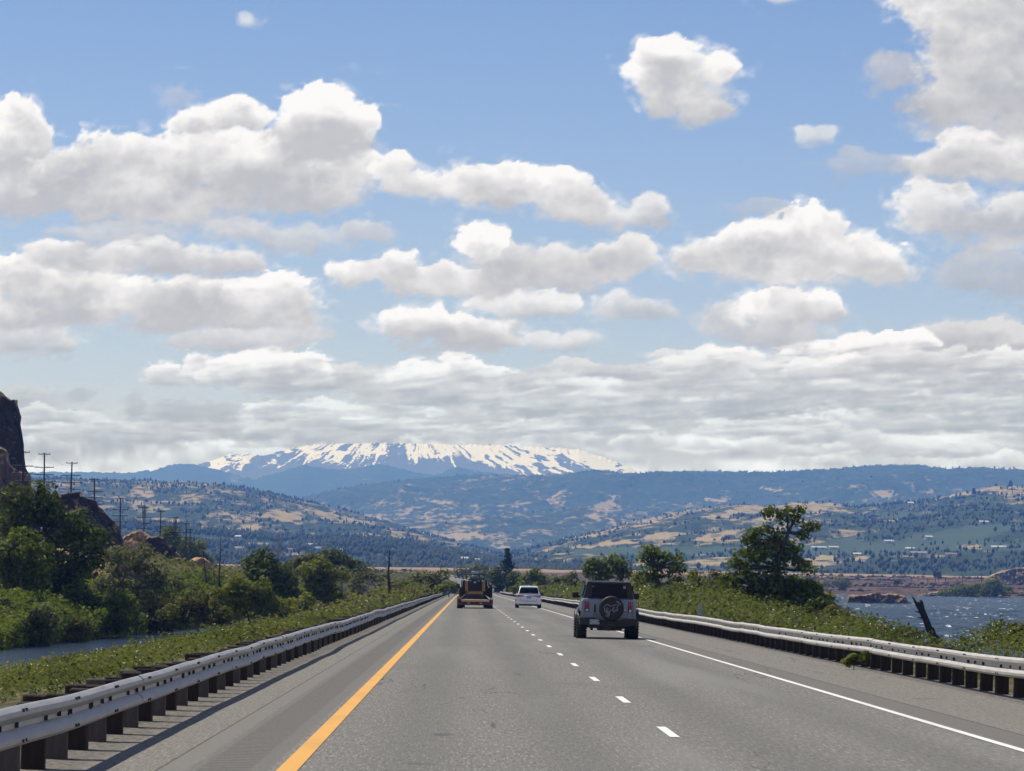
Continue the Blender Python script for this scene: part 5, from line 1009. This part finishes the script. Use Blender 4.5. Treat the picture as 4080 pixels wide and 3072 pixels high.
# ================================================================ VEHICLES
def wheel(parent, x, y, r, w, side, rim='dark_steel', spokes=6, name='wheel'):
    "side: +1 the outer face looks to +x"
    root = bpy.data.objects.new(name, None); COL.objects.link(root); root.parent = parent; root.location = (x, y, r)
    t = MB(); h = w/2; t.lathe((0, 0, 0), (1, 0, 0), [(r*.60, -h*.9), (r*.80, -h), (r*.95, -h*.92), (r, -h*.70), (r, h*.70), (r*.95, h*.92), (r*.80, h), (r*.60, h*.9), (r*.60, -h*.9)], 28)
    for k in range(28):          # tread blocks
        a = 2*PI*k/28
        for q in (-.55, 0, .55):
            a2 = a+(.11 if q == 0 else 0); c, s = math.cos(a2), math.sin(a2); m = MB().box(q*w-.0-w*.13 if 0 else q*w*.8-w*.12, q*w*.8+w*.12, -.028*r/.4, .028*r/.4, r*.99, r*1.018)
            m.v = [(p[0], p[1]*c-p[2]*s, p[1]*s+p[2]*c) for p in m.v]; t.add(m.v, m.f)
    t.build('tyre', M['tyre'], root, True, fix=False)
    m = MB(); m.lathe((0, 0, 0), (1, 0, 0), [(r*.60, -h*.7), (r*.56, side*h*.55), (r*.60, side*h*.85), (r*.62, side*h*.88)], 24); m.lathe((0, 0, 0), (side, 0, 0), [(r*.16, h*.2), (r*.16, h*.55), (r*.08, h*.62), (0, h*.62)], 12)
    for k in range(spokes):
        a = 2*PI*k/spokes; c, s = math.cos(a), math.sin(a); q = MB().box(min(side*h*.25, side*h*.5), max(side*h*.25, side*h*.5), -.035*r/.4, .035*r/.4, r*.1, r*.58); q.v = [(p[0], p[1]*c-p[2]*s, p[1]*s+p[2]*c) for p in q.v]; m.add(q.v, q.f)
    m.build('rim', M[rim], root, True, fix=False); return root
def ring(pts, y): return [(x, y, z) for x, z in pts]
def sec(w, zb, zt, y, r=.08, tuck=.0, n=4):
    "rounded section of a body: half width w, from zb to zt"
    out = []
    for cx, cz, a0 in ((w-r, zb+r, -PI/2), (w-r-tuck, zt-r, 0), (-(w-r-tuck), zt-r, PI/2), (-(w-r), zb+r, PI)):
        for k in range(n+1): a = a0+PI/2*k/n; out.append((cx+r*math.cos(a), y, cz+r*math.sin(a)))
    return out
def arc_pts(c, r, a0, a1, n): return [(c[0]+r*math.cos(a0+(a1-a0)*k/n), c[1]+r*math.sin(a0+(a1-a0)*k/n)) for k in range(n+1)]

def boxy_suv():
    Y = 120.6; c = P(2422, 2548, Y); g = float(rz(Y)); root = thing('car', 'boxy grey off-road car with a covered spare wheel, in the right lane', 'car', (c.x, Y, g))
    root.rotation_euler = (math.radians(-.13), math.radians(.5), math.radians(-.2)); p = root
    # lower body: side profile lofted along the car
    b = MB(); b.loft([sec(.86, .62, 1.27, 0, .07, .02), sec(.885, .56, 1.30, .05, .09, .05), sec(.90, .52, 1.31, .5, .09, .06), sec(.90, .50, 1.30, 3.05, .09, .06), sec(.90, .50, 1.24, 3.3, .09, .05), sec(.89, .52, 1.20, 4.35, .10, .05), sec(.86, .56, 1.12, 4.5, .10, .04)]); body = b.build('body', M['suv_paint'], p, True)
    # tailgate skin with recess lines
    tg = MB(); tg.bbox(-.56, .62, -.022, .02, .66, 1.255, .012, 2); tgo = tg.build('tailgate', M['suv_paint'], p, True)
    for s in (-1, 1): MB().bbox(s*.83-.05, s*.83+.05, -.012, .02, .70, 1.22, .01, 1).build('corner_trim', M['suv_paint'], p, True)
    ln = MB()
    ln.box(.36, .60, -.030, -.0225, 1.165, 1.180); ln.box(.585, .60, -.030, -.0225, 1.12, 1.165); ln.build('bright_line', M['silver'], tgo); MB().box(-.50, -.22, -.030, -.0225, 1.165, 1.175).build('bright_line', M['silver'], tgo)  # bright lines of the tailgate, drawn as thin silver strips
    MB().bbox(-.47, -.415, -.05, -.0225, .84, 1.10, .01, 2).build('handle', M['black'], tgo, True)
    mk = MB()
    for k in range(5): mk.box(-.49+k*.03, -.475+k*.03, -.026, -.0225, .755+.006*(k % 2), .785)
    mk.build('small_lettering', M['dark_steel'], tgo); MB().box(.47, .55, -.028, -.0225, .93, .965).build('badge', M['chrome'], tgo)
    # hard top and glass
    top = MB(); top.loft([sec(.80, 1.27, 1.79, .10, .05, .085), sec(.815, 1.27, 1.825, .22, .07, .10), sec(.815, 1.27, 1.84, 1.2, .07, .10), sec(.80, 1.27, 1.81, 2.2, .07, .10), sec(.79, 1.27, 1.76, 2.55, .07, .10), sec(.80, 1.24, 1.32, 3.25, .02, .02)])
    top.build('hard_top', M['black'], p, True)
    MB().bbox(-.70, .70, .06, 1.9, 1.81, 1.858, .02, 2).build('roof', M['suv_paint'], p, True)
    MB().bbox(-.70, .70, .045, .14, 1.765, 1.815, .015, 2).build('roof_lip', M['black'], p, True)
    gl = MB(); gl.loft([[(-.56, .082, 1.335), (.59, .082, 1.335), (.56, .082, 1.755), (-.53, .082, 1.755)], [(-.56, .099, 1.335), (.59, .099, 1.335), (.56, .12, 1.755), (-.53, .12, 1.755)]]); glass = gl.build('rear_window', M['glass'], p)
    MB().bbox(-.6, .62, .066, .095, 1.27, 1.325, .008, 1).build('window_seal', M['black'], p, True)
    wp = MB(); wp.tube([(-.12, .06, 1.36), (.02, .055, 1.40), (.12, .06, 1.40), (.14, .06, 1.37)], .016, 6); wp.build('wiper', M['black'], p, True, fix=False)
    # sticker, letter shaped, and square sticker
    st = MB(); st.tube([(-.53, .077, 1.655), (-.505, .077, 1.70), (-.48, .077, 1.655)], .008, 4); st.box(-.515, -.495, .072, .080, 1.668, 1.676); st.build('letter_sticker', M['silver'], glass, fix=False)
    sq = MB(); sq.box(.455, .535, .072, .079, 1.62, 1.71); sq.build('square_sticker', M['silver'], glass); s2 = MB(); [s2.box(.465+.024*k, .478+.024*k, .069, .0715, 1.63+.02*(k % 2), 1.69-.012*k) for k in range(3)]; s2.build('sticker_print', M['ink'], glass)
    for s in (-1, 1):
        w = MB(); w.loft([[(s*.842, .32, 1.36), (s*.842, 1.15, 1.36), (s*.775, 1.15, 1.72), (s*.775, .40, 1.72)], [(s*.80, .32, 1.36), (s*.80, 1.15, 1.36), (s*.735, 1.15, 1.72), (s*.735, .40, 1.72)]]); w.build('side_window', M['glass'], p)
        w = MB(); w.loft([[(s*.842, 1.25, 1.36), (s*.842, 2.65, 1.36), (s*.775, 2.25, 1.72), (s*.775, 1.25, 1.72)], [(s*.80, 1.25, 1.36), (s*.80, 2.65, 1.36), (s*.735, 2.25, 1.72), (s*.735, 1.25, 1.72)]]); w.build('side_window', M['glass'], p)
        # tail lamps
        cx = s*.70-.01*s; l = MB().bbox(cx-.068, cx+.068, -.050, .03, .855, 1.195, .015, 2).build('lamp_housing', M['black'], p, True); MB().bbox(cx-.050, cx+.050, -.064, -.03, .95, 1.18, .012, 2).build('tail_lamp', M['tail'], l, True); MB().bbox(cx-.042, cx+.042, -.064, -.03, .875, .945, .01, 2).build('reverse_lamp', M['tail_clear'], l, True)
        MB().bbox(cx-.025, cx+.025, -.070, -.05, 1.0, 1.14, .008, 1).build('lamp_core', M['red_dark'], l, True)
        # wheel arch flares
        f = MB()
        for yc in (.80, 3.72):
            o = arc_pts((yc, .44), .50, -.18, PI+.18, 12); i_ = arc_pts((yc, .44), .425, -.18, PI+.18, 12)
            for k in range(12):
                f.add([(s*.87, o[k][0], o[k][1]), (s*.87, o[k+1][0], o[k+1][1]), (s*.985, i_[k+1][0], i_[k+1][1]+.045), (s*.985, i_[k][0], i_[k][1]+.045), (s*.87, i_[k][0], i_[k][1]), (s*.87, i_[k+1][0], i_[k+1][1])], [(0, 1, 2, 3), (3, 2, 5, 4), (0, 3, 4), (1, 5, 2)])
        f.build('wheel_arch', M['black'], p, True); MB().bbox(s*.955-.035, s*.955+.035, .30, 1.28, .86, .985, .03, 2).build('fender', M['suv_paint'], p, True)
        wheel(p, s*.835, .80, .425, .30, s); wheel(p, s*.835, 3.72, .425, .30, s)
        MB().bbox(s*1.0-.10, s*1.0+.10, 2.95, 3.08, 1.29, 1.485, .035, 3).build('mirror', M['black'], p, True)
        MB().tube([(s*.84, 2.98, 1.33), (s*.94, 3.0, 1.36)], .03, 6).build('mirror_arm', M['black'], p, True, fix=False)
    # bumper
    bp = MB(); bp.loft([[(-.93, -.10, .67), (-.45, -.14, .66), (-.20, -.15, .60), (.28, -.15, .60), (.52, -.14, .66), (.93, -.10, .66), (.90, -.08, .47), (.55, -.12, .40), (-.52, -.12, .40), (-.90, -.08, .47)], [(-.94, .25, .67), (-.45, .05, .66), (-.20, .05, .60), (.28, .05, .60), (.52, .05, .66), (.94, .25, .66), (.92, .25, .47), (.55, .05, .40), (-.52, .05, .40), (-.92, .25, .47)]])
    bo = bp.build('bumper', M['black'], p, True)
    hl = MB(); hl.tube([(-.90, -.112, .675), (-.45, -.150, .665), (-.24, -.158, .605)], .012, 5); hl.tube([(.50, -.150, .652), (.88, -.118, .655)], .010, 5); hl.build('bumper_highlight_strip', M['dark_steel'], bo, True, fix=False)
    pl = MB().bbox(-.60, -.29, -.158, -.142, .465, .625, .006, 1).build('number_plate', M['plate'], bo, True); pk = MB()
    rr = random.Random(4)
    for row, z in ((0, .598), (1, .545), (2, .492)):
        for k in range(7):
            x = -.575+k*.039; hh = .020 if row != 1 else .034
            if rr.random() < .8: pk.box(x, x+.010+.012*rr.random(), -.1615, -.158, z-hh/2, z+hh/2)
    pk.build('plate_print', M['ink'], pl)
    lo = MB(); lo.box(-.40, -.20, -.132, -.115, .43, .455); lo.box(-.02, .19, -.132, -.115, .43, .475); lo.build('skid_marks', M['dark_steel'], bo)
    for s in (-1, 1): q = MB(); q.lathe((s*.30, -.15, .565), (0, -1, 0), [(.022, 0), (.022, .012), (.012, .014), (0, .014)], 10); q.build('parking_sensor', M['dark_steel'], bo, True, fix=False)
    # underbody
    ub = MB(); ub.bbox(-.62, .60, .30, 4.2, .34, .56, .05, 2); ub.tube([(-.82, .80, .42), (.82, .80, .42)], .07, 8); ub.lathe((.05, .80, .40), (0, 1, 0), [(0, -.17), (.12, -.12), (.15, 0), (.12, .12), (0, .17)], 12); ub.box(-.55, -.48, .25, .6, .27, .45); ub.tube([(-.56, .0, .36), (-.56, .7, .36)], .035, 8); ub.bbox(-.35, .45, .10, .55, .27, .42, .04, 2); ub.build('chassis', M['dark_steel'], p, True)
    # spare wheel
    cx, cz, R = .085, .985, .398; sw = MB(); sw.lathe((cx, -.03, cz), (0, -1, 0), [(R*.7, 0), (R*.97, .02), (R, .06), (R, .20), (R*.985, .235), (R*.93, .262), (R*.90, .268), (R*.5, .278), (0, .282)], 48)
    so_ = sw.build('spare_wheel_cover', M['cover'], p, True, fix=False); q = MB(); q.cyl((cx, -.02, cz), (0, 1, 0), .12, .10, 12); q.build('spare_wheel_mount', M['dark_steel'], p, True, fix=False)
    Zm = lambda x, y: ((x-1185)/646+cx, -.318, (750-y)/646+cz)         # emblem traced on the cover
    em = MB()
    out = [(1042, 700), (1030, 745), (1040, 790), (1062, 835), (1080, 838), (1088, 812), (1076, 790), (1082, 760), (1076, 742), (1112, 742), (1108, 775), (1096, 845), (1085, 880), (1062, 903), (1085, 912), (1100, 925), (1126, 928), (1136, 880), (1150, 815), (1172, 775)]
    out2 = [(1042, 700), (1062, 680), (1090, 672), (1110, 678), (1135, 690), (1165, 700), (1205, 690), (1250, 672), (1290, 668), (1308, 690), (1306, 720), (1270, 748), (1300, 755), (1316, 770), (1280, 790), (1245, 775), (1225, 790), (1218, 815), (1240, 838), (1248, 820), (1236, 808), (1262, 800), (1322, 780)]
    tail = [(1278, 605), (1300, 598), (1332, 612), (1358, 640), (1362, 668), (1335, 682), (1318, 680), (1330, 660), (1318, 632), (1300, 615), (1278, 605)]; leg = [(1238, 712), (1222, 745), (1200, 785), (1180, 795), (1196, 780), (1215, 740), (1238, 712)]; leg2 = [(1120, 800), (1112, 860), (1100, 905), (1118, 900), (1135, 850), (1148, 800)]
    mane = [(1064, 690), (1078, 676), (1096, 668), (1112, 672), (1130, 684)]; eye = [(1058, 775), (1070, 790), (1074, 805)]
    for ln_, r in ((out, .0065), (out2, .0065), (tail, .0065), (leg, .005), (leg2, .0055), (mane, .007), (eye, .005)): em.tube([Zm(*q) for q in ln_], r, 5)
    em.v = [(x, y if 1 else 0, z) for x, y, z in em.v]
    em.v = [(x, -.318+(y+.318)*.35+.006*((x-cx)**2+(z-cz)**2)/.1, z) for x, y, z in em.v]; em.build('horse_emblem', M['silver'], so_, True, fix=False)
    for s in (-1, 1):   # front lamps and grille, seen only from ahead
        q = MB(); q.lathe((s*.66, 4.48, .95), (0, 1, 0), [(.13, 0), (.13, .05), (.10, .07), (0, .075)], 20); q.build('headlight', M['tail_clear'], p, True, fix=False)
    MB().bbox(-.50, .50, 4.47, 4.54, .84, 1.06, .02, 2).build('grille', M['black'], p, True); MB().bbox(-.92, .92, 4.48, 4.66, .48, .70, .04, 2).build('front_bumper', M['black'], p, True)
    return root
def minivan():
    Y = 292; c = P(2106, 2423, Y); g = float(rz(Y)); root = thing('car', 'white minivan with a blue number plate, ahead in the right lane', 'minivan', (c.x, Y, g)); p = root; root.rotation_euler = (math.radians(-.13), math.radians(.3), 0)
    b = MB(); b.loft([sec(.80, .34, .84, -.03, .10, 0), sec(.95, .27, .98, .04, .14, .02), sec(.99, .25, 1.06, .30, .16, .06), sec(1.0, .25, 1.08, 1.5, .14, .07), sec(1.0, .25, 1.05, 3.3, .14, .07), sec(.99, .27, .98, 4.0, .14, .06), sec(.95, .30, .86, 4.8, .16, .05), sec(.80, .38, .70, 5.08, .14, .03)]); b.build('body', M['white_paint'], p, True)
    t = MB(); t.loft([sec(.86, .95, 1.14, .06, .05, .05), sec(.90, .95, 1.30, .16, .08, .10), sec(.90, .95, 1.66, .42, .10, .19), sec(.90, .95, 1.71, .8, .10, .19), sec(.90, .95, 1.73, 2.2, .10, .19), sec(.89, .95, 1.66, 3.2, .10, .19), sec(.90, .93, 1.05, 4.15, .03, .03)]); t.build('cabin', M['white_paint'], p, True)
    g1 = MB(); g1.loft([[(-.74, .03, 1.14), (.74, .03, 1.14), (.68, .275, 1.56), (-.68, .275, 1.56)], [(-.74, .15, 1.14), (.74, .15, 1.14), (.68, .42, 1.56), (-.68, .42, 1.56)]]); g1.build('rear_window', M['glass'], p)
    MB().bbox(-.64, .64, .22, .50, 1.60, 1.645, .015, 2).build('spoiler', M['white_paint'], p, True)
    for s in (-1, 1):
        lp = MB(); lp.loft([[(s*.36, -.015, .965), (s*.90, .035, 1.0), (s*.90, .035, .84), (s*.72, .0, .855), (s*.38, -.02, .925)], [(s*.36, .06, .965), (s*.93, .20, 1.0), (s*.93, .20, .84), (s*.72, .06, .855), (s*.38, .06, .925)]]); lp.v = [(x, y-.035, z) for x, y, z in lp.v]; l = lp.build('tail_lamp', M['tail'], p); MB().bbox(min(s*.55, s*.78), max(s*.55, s*.78), -.052, -.03, .865, .900, .006, 1).build('reverse_lamp', M['tail_clear'], l, True)
        for y0, y1, z1 in ((.62, 1.55, 1.52), (1.65, 2.75, 1.56), (2.85, 3.75, 1.50)):
            w = MB(); k = .30 if y0 > 2.8 else 0; w.loft([[(s*.935, y0, 1.12), (s*.935, y1+k, 1.12), (s*.80, y1-k, z1), (s*.80, y0, z1)], [(s*.86, y0, 1.12), (s*.86, y1+k, 1.12), (s*.72, y1-k, z1), (s*.72, y0, z1)]]); w.build('side_window', M['glass'], p)
        MB().bbox(s*1.08-.11, s*1.08+.11, 3.55, 3.68, 1.06, 1.22, .04, 3).build('mirror', M['black'], p, True)
        wheel(p, s*.87, .95, .345, .23, s, 'steel', 5); wheel(p, s*.87, 4.0, .345, .23, s, 'steel', 5)
        q = MB(); q.bbox(s*.66-.11, s*.66+.11, -.048, -.02, .40, .43, .006, 1); q.build('reflector', M['tail'], p, True)
        MB().bbox(s*.70-.16, s*.70+.16, 4.96, 5.04, .66, .80, .03, 2).build('headlight', M['tail_clear'], p, True)
    MB().bbox(-.34, .34, -.050, -.02, .925, .965, .008, 1).build('chrome_strip', M['chrome'], p, True)
    pl = MB().bbox(-.16, .16, -.052, -.03, .745, .90, .006, 1).build('number_plate', M['plate_blue'], p, True); k = MB(); k.box(-.11, -.03, -.056, -.0525, .80, .85); k.box(.0, .09, -.056, -.0525, .79, .84); k.build('plate_print', M['plate'], pl)
    ln = MB(); ln.tube([(-.62, -.036, .86), (-.60, -.042, .60), (-.50, -.046, .545), (.50, -.046, .545), (.60, -.042, .60), (.62, -.036, .86)], .007, 4); ln.build('tailgate_seam', M['dark_steel'], p, True, fix=False)
    MB().bbox(-.84, .84, -.09, .18, .30, .50, .06, 3).build('bumper', M['white_paint'], p, True); MB().bbox(-.74, .74, -.03, .20, .20, .31, .03, 2).build('bumper_valance', M['black'], p, True)
    w = MB(); w.tube([(0, .00, 1.12), (.05, .03, 1.19), (.28, .03, 1.19)], .012, 5); w.build('wiper', M['black'], p, True, fix=False)
    q = MB(); q.loft([[(-.05, .9, 1.715), (.05, .9, 1.715), (0, .9, 1.715)], [(-.03, 1.02, 1.73), (.03, 1.02, 1.73), (0, .96, 1.79)]]); q.build('roof_antenna', M['white_paint'], p)
    MB().bbox(-.7, .7, .5, 4.6, .18, .30, .03, 1).build('chassis', M['dark_steel'], p); return root
def pickup_ahead(cx, Y, g):
    root = thing('car', 'pickup truck with a white cab towing the loaded trailer, mostly hidden by the loader', 'pickup truck', (cx, Y, g)); p = root
    b = MB(); b.loft([sec(.98, .5, 1.32, 0, .06, .02), sec(1.0, .48, 1.36, .1, .08, .03), sec(1.0, .48, 1.36, 4.4, .08, .05), sec(1.0, .5, 1.30, 5.6, .10, .06), sec(.94, .55, 1.15, 5.95, .12, .05)]); b.build('body', M['dark_steel'], p, True)
    t = MB(); t.loft([sec(.86, 1.28, 1.95, 2.0, .08, .12), sec(.88, 1.28, 2.06, 2.2, .10, .14), sec(.88, 1.28, 2.08, 3.2, .10, .14), sec(.86, 1.28, 2.0, 3.9, .10, .14), sec(.90, 1.25, 1.38, 4.7, .03, .03)]); t.build('cab', M['white_paint'], p, True)
    MB().bbox(-.70, .70, 1.96, 2.02, 1.42, 1.88, .02, 1).build('rear_window', M['glass'], p)
    for s in (-1, 1):
        a = MB(); a.tube([(s*.95, 4.1, 1.42), (s*1.18, 4.1, 1.46)], .03, 6); a.tube([(s*.95, 4.1, 1.60), (s*1.18, 4.1, 1.62)], .02, 6); arm = a.build('mirror_arm', M['black'], p, True, fix=False); MB().bbox(s*1.26-.12, s*1.26+.12, 4.05, 4.16, 1.42, 1.80, .04, 2).build('mirror', M['black'], p, True)
        wheel(p, s*.86, 1.1, .40, .27, s, 'steel'); wheel(p, s*.86, 4.75, .40, .27, s, 'steel'); MB().bbox(s*.90-.07, s*.90+.07, -.03, .02, .85, 1.25, .01, 1).build('tail_lamp', M['tail'], p, True)
        MB().bbox(s*1.02-.03, s*1.02+.03, .4, 3.9, .70, 1.0, .01, 1).build('side_trim', M['teal'], p, True)
    MB().bbox(-.9, .9, -.18, .05, .5, .72, .03, 2).build('bumper', M['dark_steel'], p, True)
def trailer_and_loader():
    Y = 274.5; c = P(1892, 2425, Y); g = float(rz(Y)); cx = c.x
    root = thing('trailer', 'low flatbed trailer with a dark red tail beam and wooden deck boards', 'trailer', (cx, Y, g)); p = root; root.rotation_euler = (math.radians(-.13), math.radians(.25), 0)
    MB().bbox(-1.30, 1.30, -.06, .10, .25, .50, .025, 1).build('tail_beam', M['red_dark'], p, True)
    for x in (-.455, .435): MB().bbox(x-.09, x+.09, -.085, -.05, .36, .43, .02, 2).build('tail_lamp', M['tail_clear'], p, True)
    for s in (-1, 1):
        MB().bbox(s*1.17-.11, s*1.17+.11, -.075, -.045, .29, .36, .015, 1).build('side_lamp', M['tail'], p, True)
        f = MB(); f.loft([[(s*1.0, -.02, .50), (s*1.30, -.02, .50), (s*1.30, -.02, .66), (s*1.0, -.02, .66)], [(s*1.0, 1.3, .56), (s*1.30, 1.3, .56), (s*1.30, 1.3, .90), (s*1.0, 1.3, .80)]]); f.build('fender', M['dark_steel'], p)
        rp = MB(); rp.tube([(s*1.22, .05, .66), (s*.62, 1.4, 1.06)], .045, 6); rp.build('ramp', M['dark_steel'], p, True, fix=False)
        wheel(p, s*1.10, .75, .37, .38, s, 'dark_steel'); wheel(p, s*1.10, 1.65, .37, .38, s, 'dark_steel')
    for k in range(9):
        x = -1.0+k*.2275; MB().bbox(x+.004, x+.2235, -.04, 7.4, .50, .645+(.01 if k % 2 else 0), .008, 1).build('deck_board', M['plank'], p, False)
    MB().box(-.95, .95, .12, 7.4, .34, .495).build('frame', M['dark_steel'], p); MB().tube([(-.3, 7.4, .45), (0, 9.0, .5)], .06, 6).tube([(.3, 7.4, .45), (0, 9.0, .5)], .06, 6).build('drawbar', M['dark_steel'], p, True, fix=False)
    # compact loader on the deck
    z = .65; L = thing('loader', 'ochre and black compact track loader with raised cab, standing on the trailer', 'loader', (cx-.02, Y+1.5, g+z)); p = L
    b = MB(); b.bbox(-.52, .62, .05, 2.3, .38, .62, .03, 2); b.build('chassis', M['ochre'], p, True)
    MB().bbox(-.46, .48, .0, .5, .10, .40, .05, 2).build('belly_guard', M['grille'], p, True)
    for s in (-1, 1):
        xx = .60 if s < 0 else .64; MB().bbox(s*xx-.115, s*xx+.115, .0, 1.6, .62, 1.40, .03, 2).build('side_panel', M['ochre'], p, True)
        u = MB(); u.bbox(s*.86-.16, s*.86+.16, .35, 1.0, 1.02, 1.40, .03, 2); u.build('lift_arm', M['black'], p, True); MB().bbox(s*.94-.04, s*.94+.04, .30, .36, 1.02, 1.36, .01, 1).build('arm_plate', M['silver'], p, True)
        MB().bbox(s*.80-.17, s*.80+.17, .30, 1.5, .05, 1.04, .04, 2).build('arm_tower', M['black'], p, True)
        h = MB(); h.tube([(s*.80, .22, .55), (s*.80, .7, 1.1)], .05, 8); h.build('lift_cylinder', M['steel'], p, True, fix=False)
        # rubber track with lugs
        tr = MB(); pr = [(.15, .30), (.05, .12), (.25, .02), (1.9, .02), (2.1, .15), (2.0, .60), (1.7, .84), (.45, .88), (.15, .66)]; xo = s*1.0+(.10 if s > 0 else .05); tr.loft([[(xo-.19, y, q) for y, q in pr], [(xo+.19, y, q) for y, q in pr]])
        to = tr.build('track', M['tyre'], p)
        for (y, q, a) in [(.10, .10, 0), (.03, .26, 0), (.08, .42, 0), (.12, .58, 0), (.20, .74, 0), (.36, .87, 0)]: MB().bbox(xo-.20, xo+.20, y-.06, y+.02, q-.045, q+.035, .012, 1).build('track_lug', M['tyre'], to, True)
    MB().bbox(-.49, .53, -.05, .06, .62, 1.42, .03, 2).build('engine_door', M['grille'], p, True)
    for k in range(9): MB().box(-.42, .46, -.075, -.051, .68+k*.062, .70+k*.062).build('door_slat', M['black'], p)
    MB().bbox(-.10, .09, -.085, -.06, 1.21, 1.33, .015, 1).build('name_plate', M['silver'], p, True)
    for x in (-.33, .27, .57): MB().bbox(x-.07, x+.07, -.08, -.055, 1.35, 1.40, .015, 2).build('lamp', M['tail_clear'], p, True)
    MB().bbox(-.46, .48, .0, 1.1, 1.42, 1.56, .04, 2).build('hood', M['dark_steel'], p, True)
    MB().bbox(-.36, .36, .75, 2.3, 1.45, 2.14, .05, 2, top=(.04, .1)).build('cab', M['dark_steel'], p, True)
    rw = MB().bbox(-.28, .28, .72, .80, 1.86, 2.08, .02, 1).build('rear_window', M['teal'], p, True); MB().bbox(-.26, .26, .60, .74, 1.58, 1.78, .03, 1).build('lower_window', M['teal'], p, True); MB().bbox(-.20, .20, .56, .61, 1.63, 1.70, .02, 1).build('handle', M['black'], p, True)
    MB().bbox(-.66, .70, .50, .58, 1.84, 1.885, .01, 1).build('light_bar', M['black'], p, True)
    for x in (-.60, .64): MB().tube([(x, .54, 1.45), (x, .54, 1.85)], .05, 6).build('bar_post', M['black'], p, True, fix=False)
    for x, zz in ((-.52, 1.74), (.44, 1.74), (.58, 1.68)): q = MB(); q.lathe((x, .50, zz), (0, -1, 0), [(.075, -.06), (.085, 0), (.06, .03), (0, .03)], 14); q.build('work_lamp', M['steel'], p, True, fix=False)
    MB().tube([(-.2, 1.0, 1.5), (-.2, 1.0, 1.75)], .04, 8).build('exhaust', M['dark_steel'], p, True, fix=False)
    ch = MB(); ch.tube([(-.52, .1, .5), (-1.05, -1.3, .05)], .018, 5); o = ch.build('chain', M['steel'], None, True, fix=False); o.location = L.location; tag(o, 'left tie-down chain from the loader to the trailer tail', 'chain', 'tie-down chains')
    ch = MB(); ch.tube([(.62, .1, .5), (1.10, -1.3, .05)], .018, 5); o = ch.build('chain', M['steel'], None, True, fix=False); o.location = L.location; tag(o, 'right tie-down chain from the loader to the trailer tail', 'chain', 'tie-down chains')
    y = thing('fuel_can', 'yellow can strapped at the left front corner of the trailer', 'can', (cx-1.08, Y+3.3, g+.66)); MB().bbox(-.12, .12, -.1, .1, 0, .30, .03, 2).build('body', M['yellow'], y, True); MB().tube([(0, 0, .28), (0, 0, .36)], .03, 8).build('cap', M['black'], y, True, fix=False)
    pickup_ahead(cx-.02, Y+10.2, float(rz(Y+10)))
def far_car():
    Y = 1860; p0 = P(1617, 2287, Y); root = thing('car', 'tiny dark car on the far curve of the highway, above the black snag', 'car', (p0.x, Y, float(rz(Y))), rz=math.radians(35)); p = root
    b = MB(); b.loft([sec(.95, .3, 1.0, 0, .1, .03), sec(.97, .3, 1.05, .3, .1, .04), sec(.97, .3, 1.05, 4.2, .1, .04), sec(.9, .35, .9, 4.7, .1, .04)]); b.build('body', M['black'], p, True); t = MB(); t.loft([sec(.85, 1.0, 1.6, .5, .08, .12), sec(.85, 1.0, 1.75, 1.0, .08, .15), sec(.85, 1.0, 1.7, 2.6, .08, .15), sec(.85, .98, 1.1, 3.4, .03, .03)]); t.build('cabin', M['glass'], p, True)
    for s in (-1, 1): wheel(p, s*.85, .9, .36, .24, s); wheel(p, s*.85, 3.9, .36, .24, s)
boxy_suv(); minivan(); trailer_and_loader(); far_car()
# end
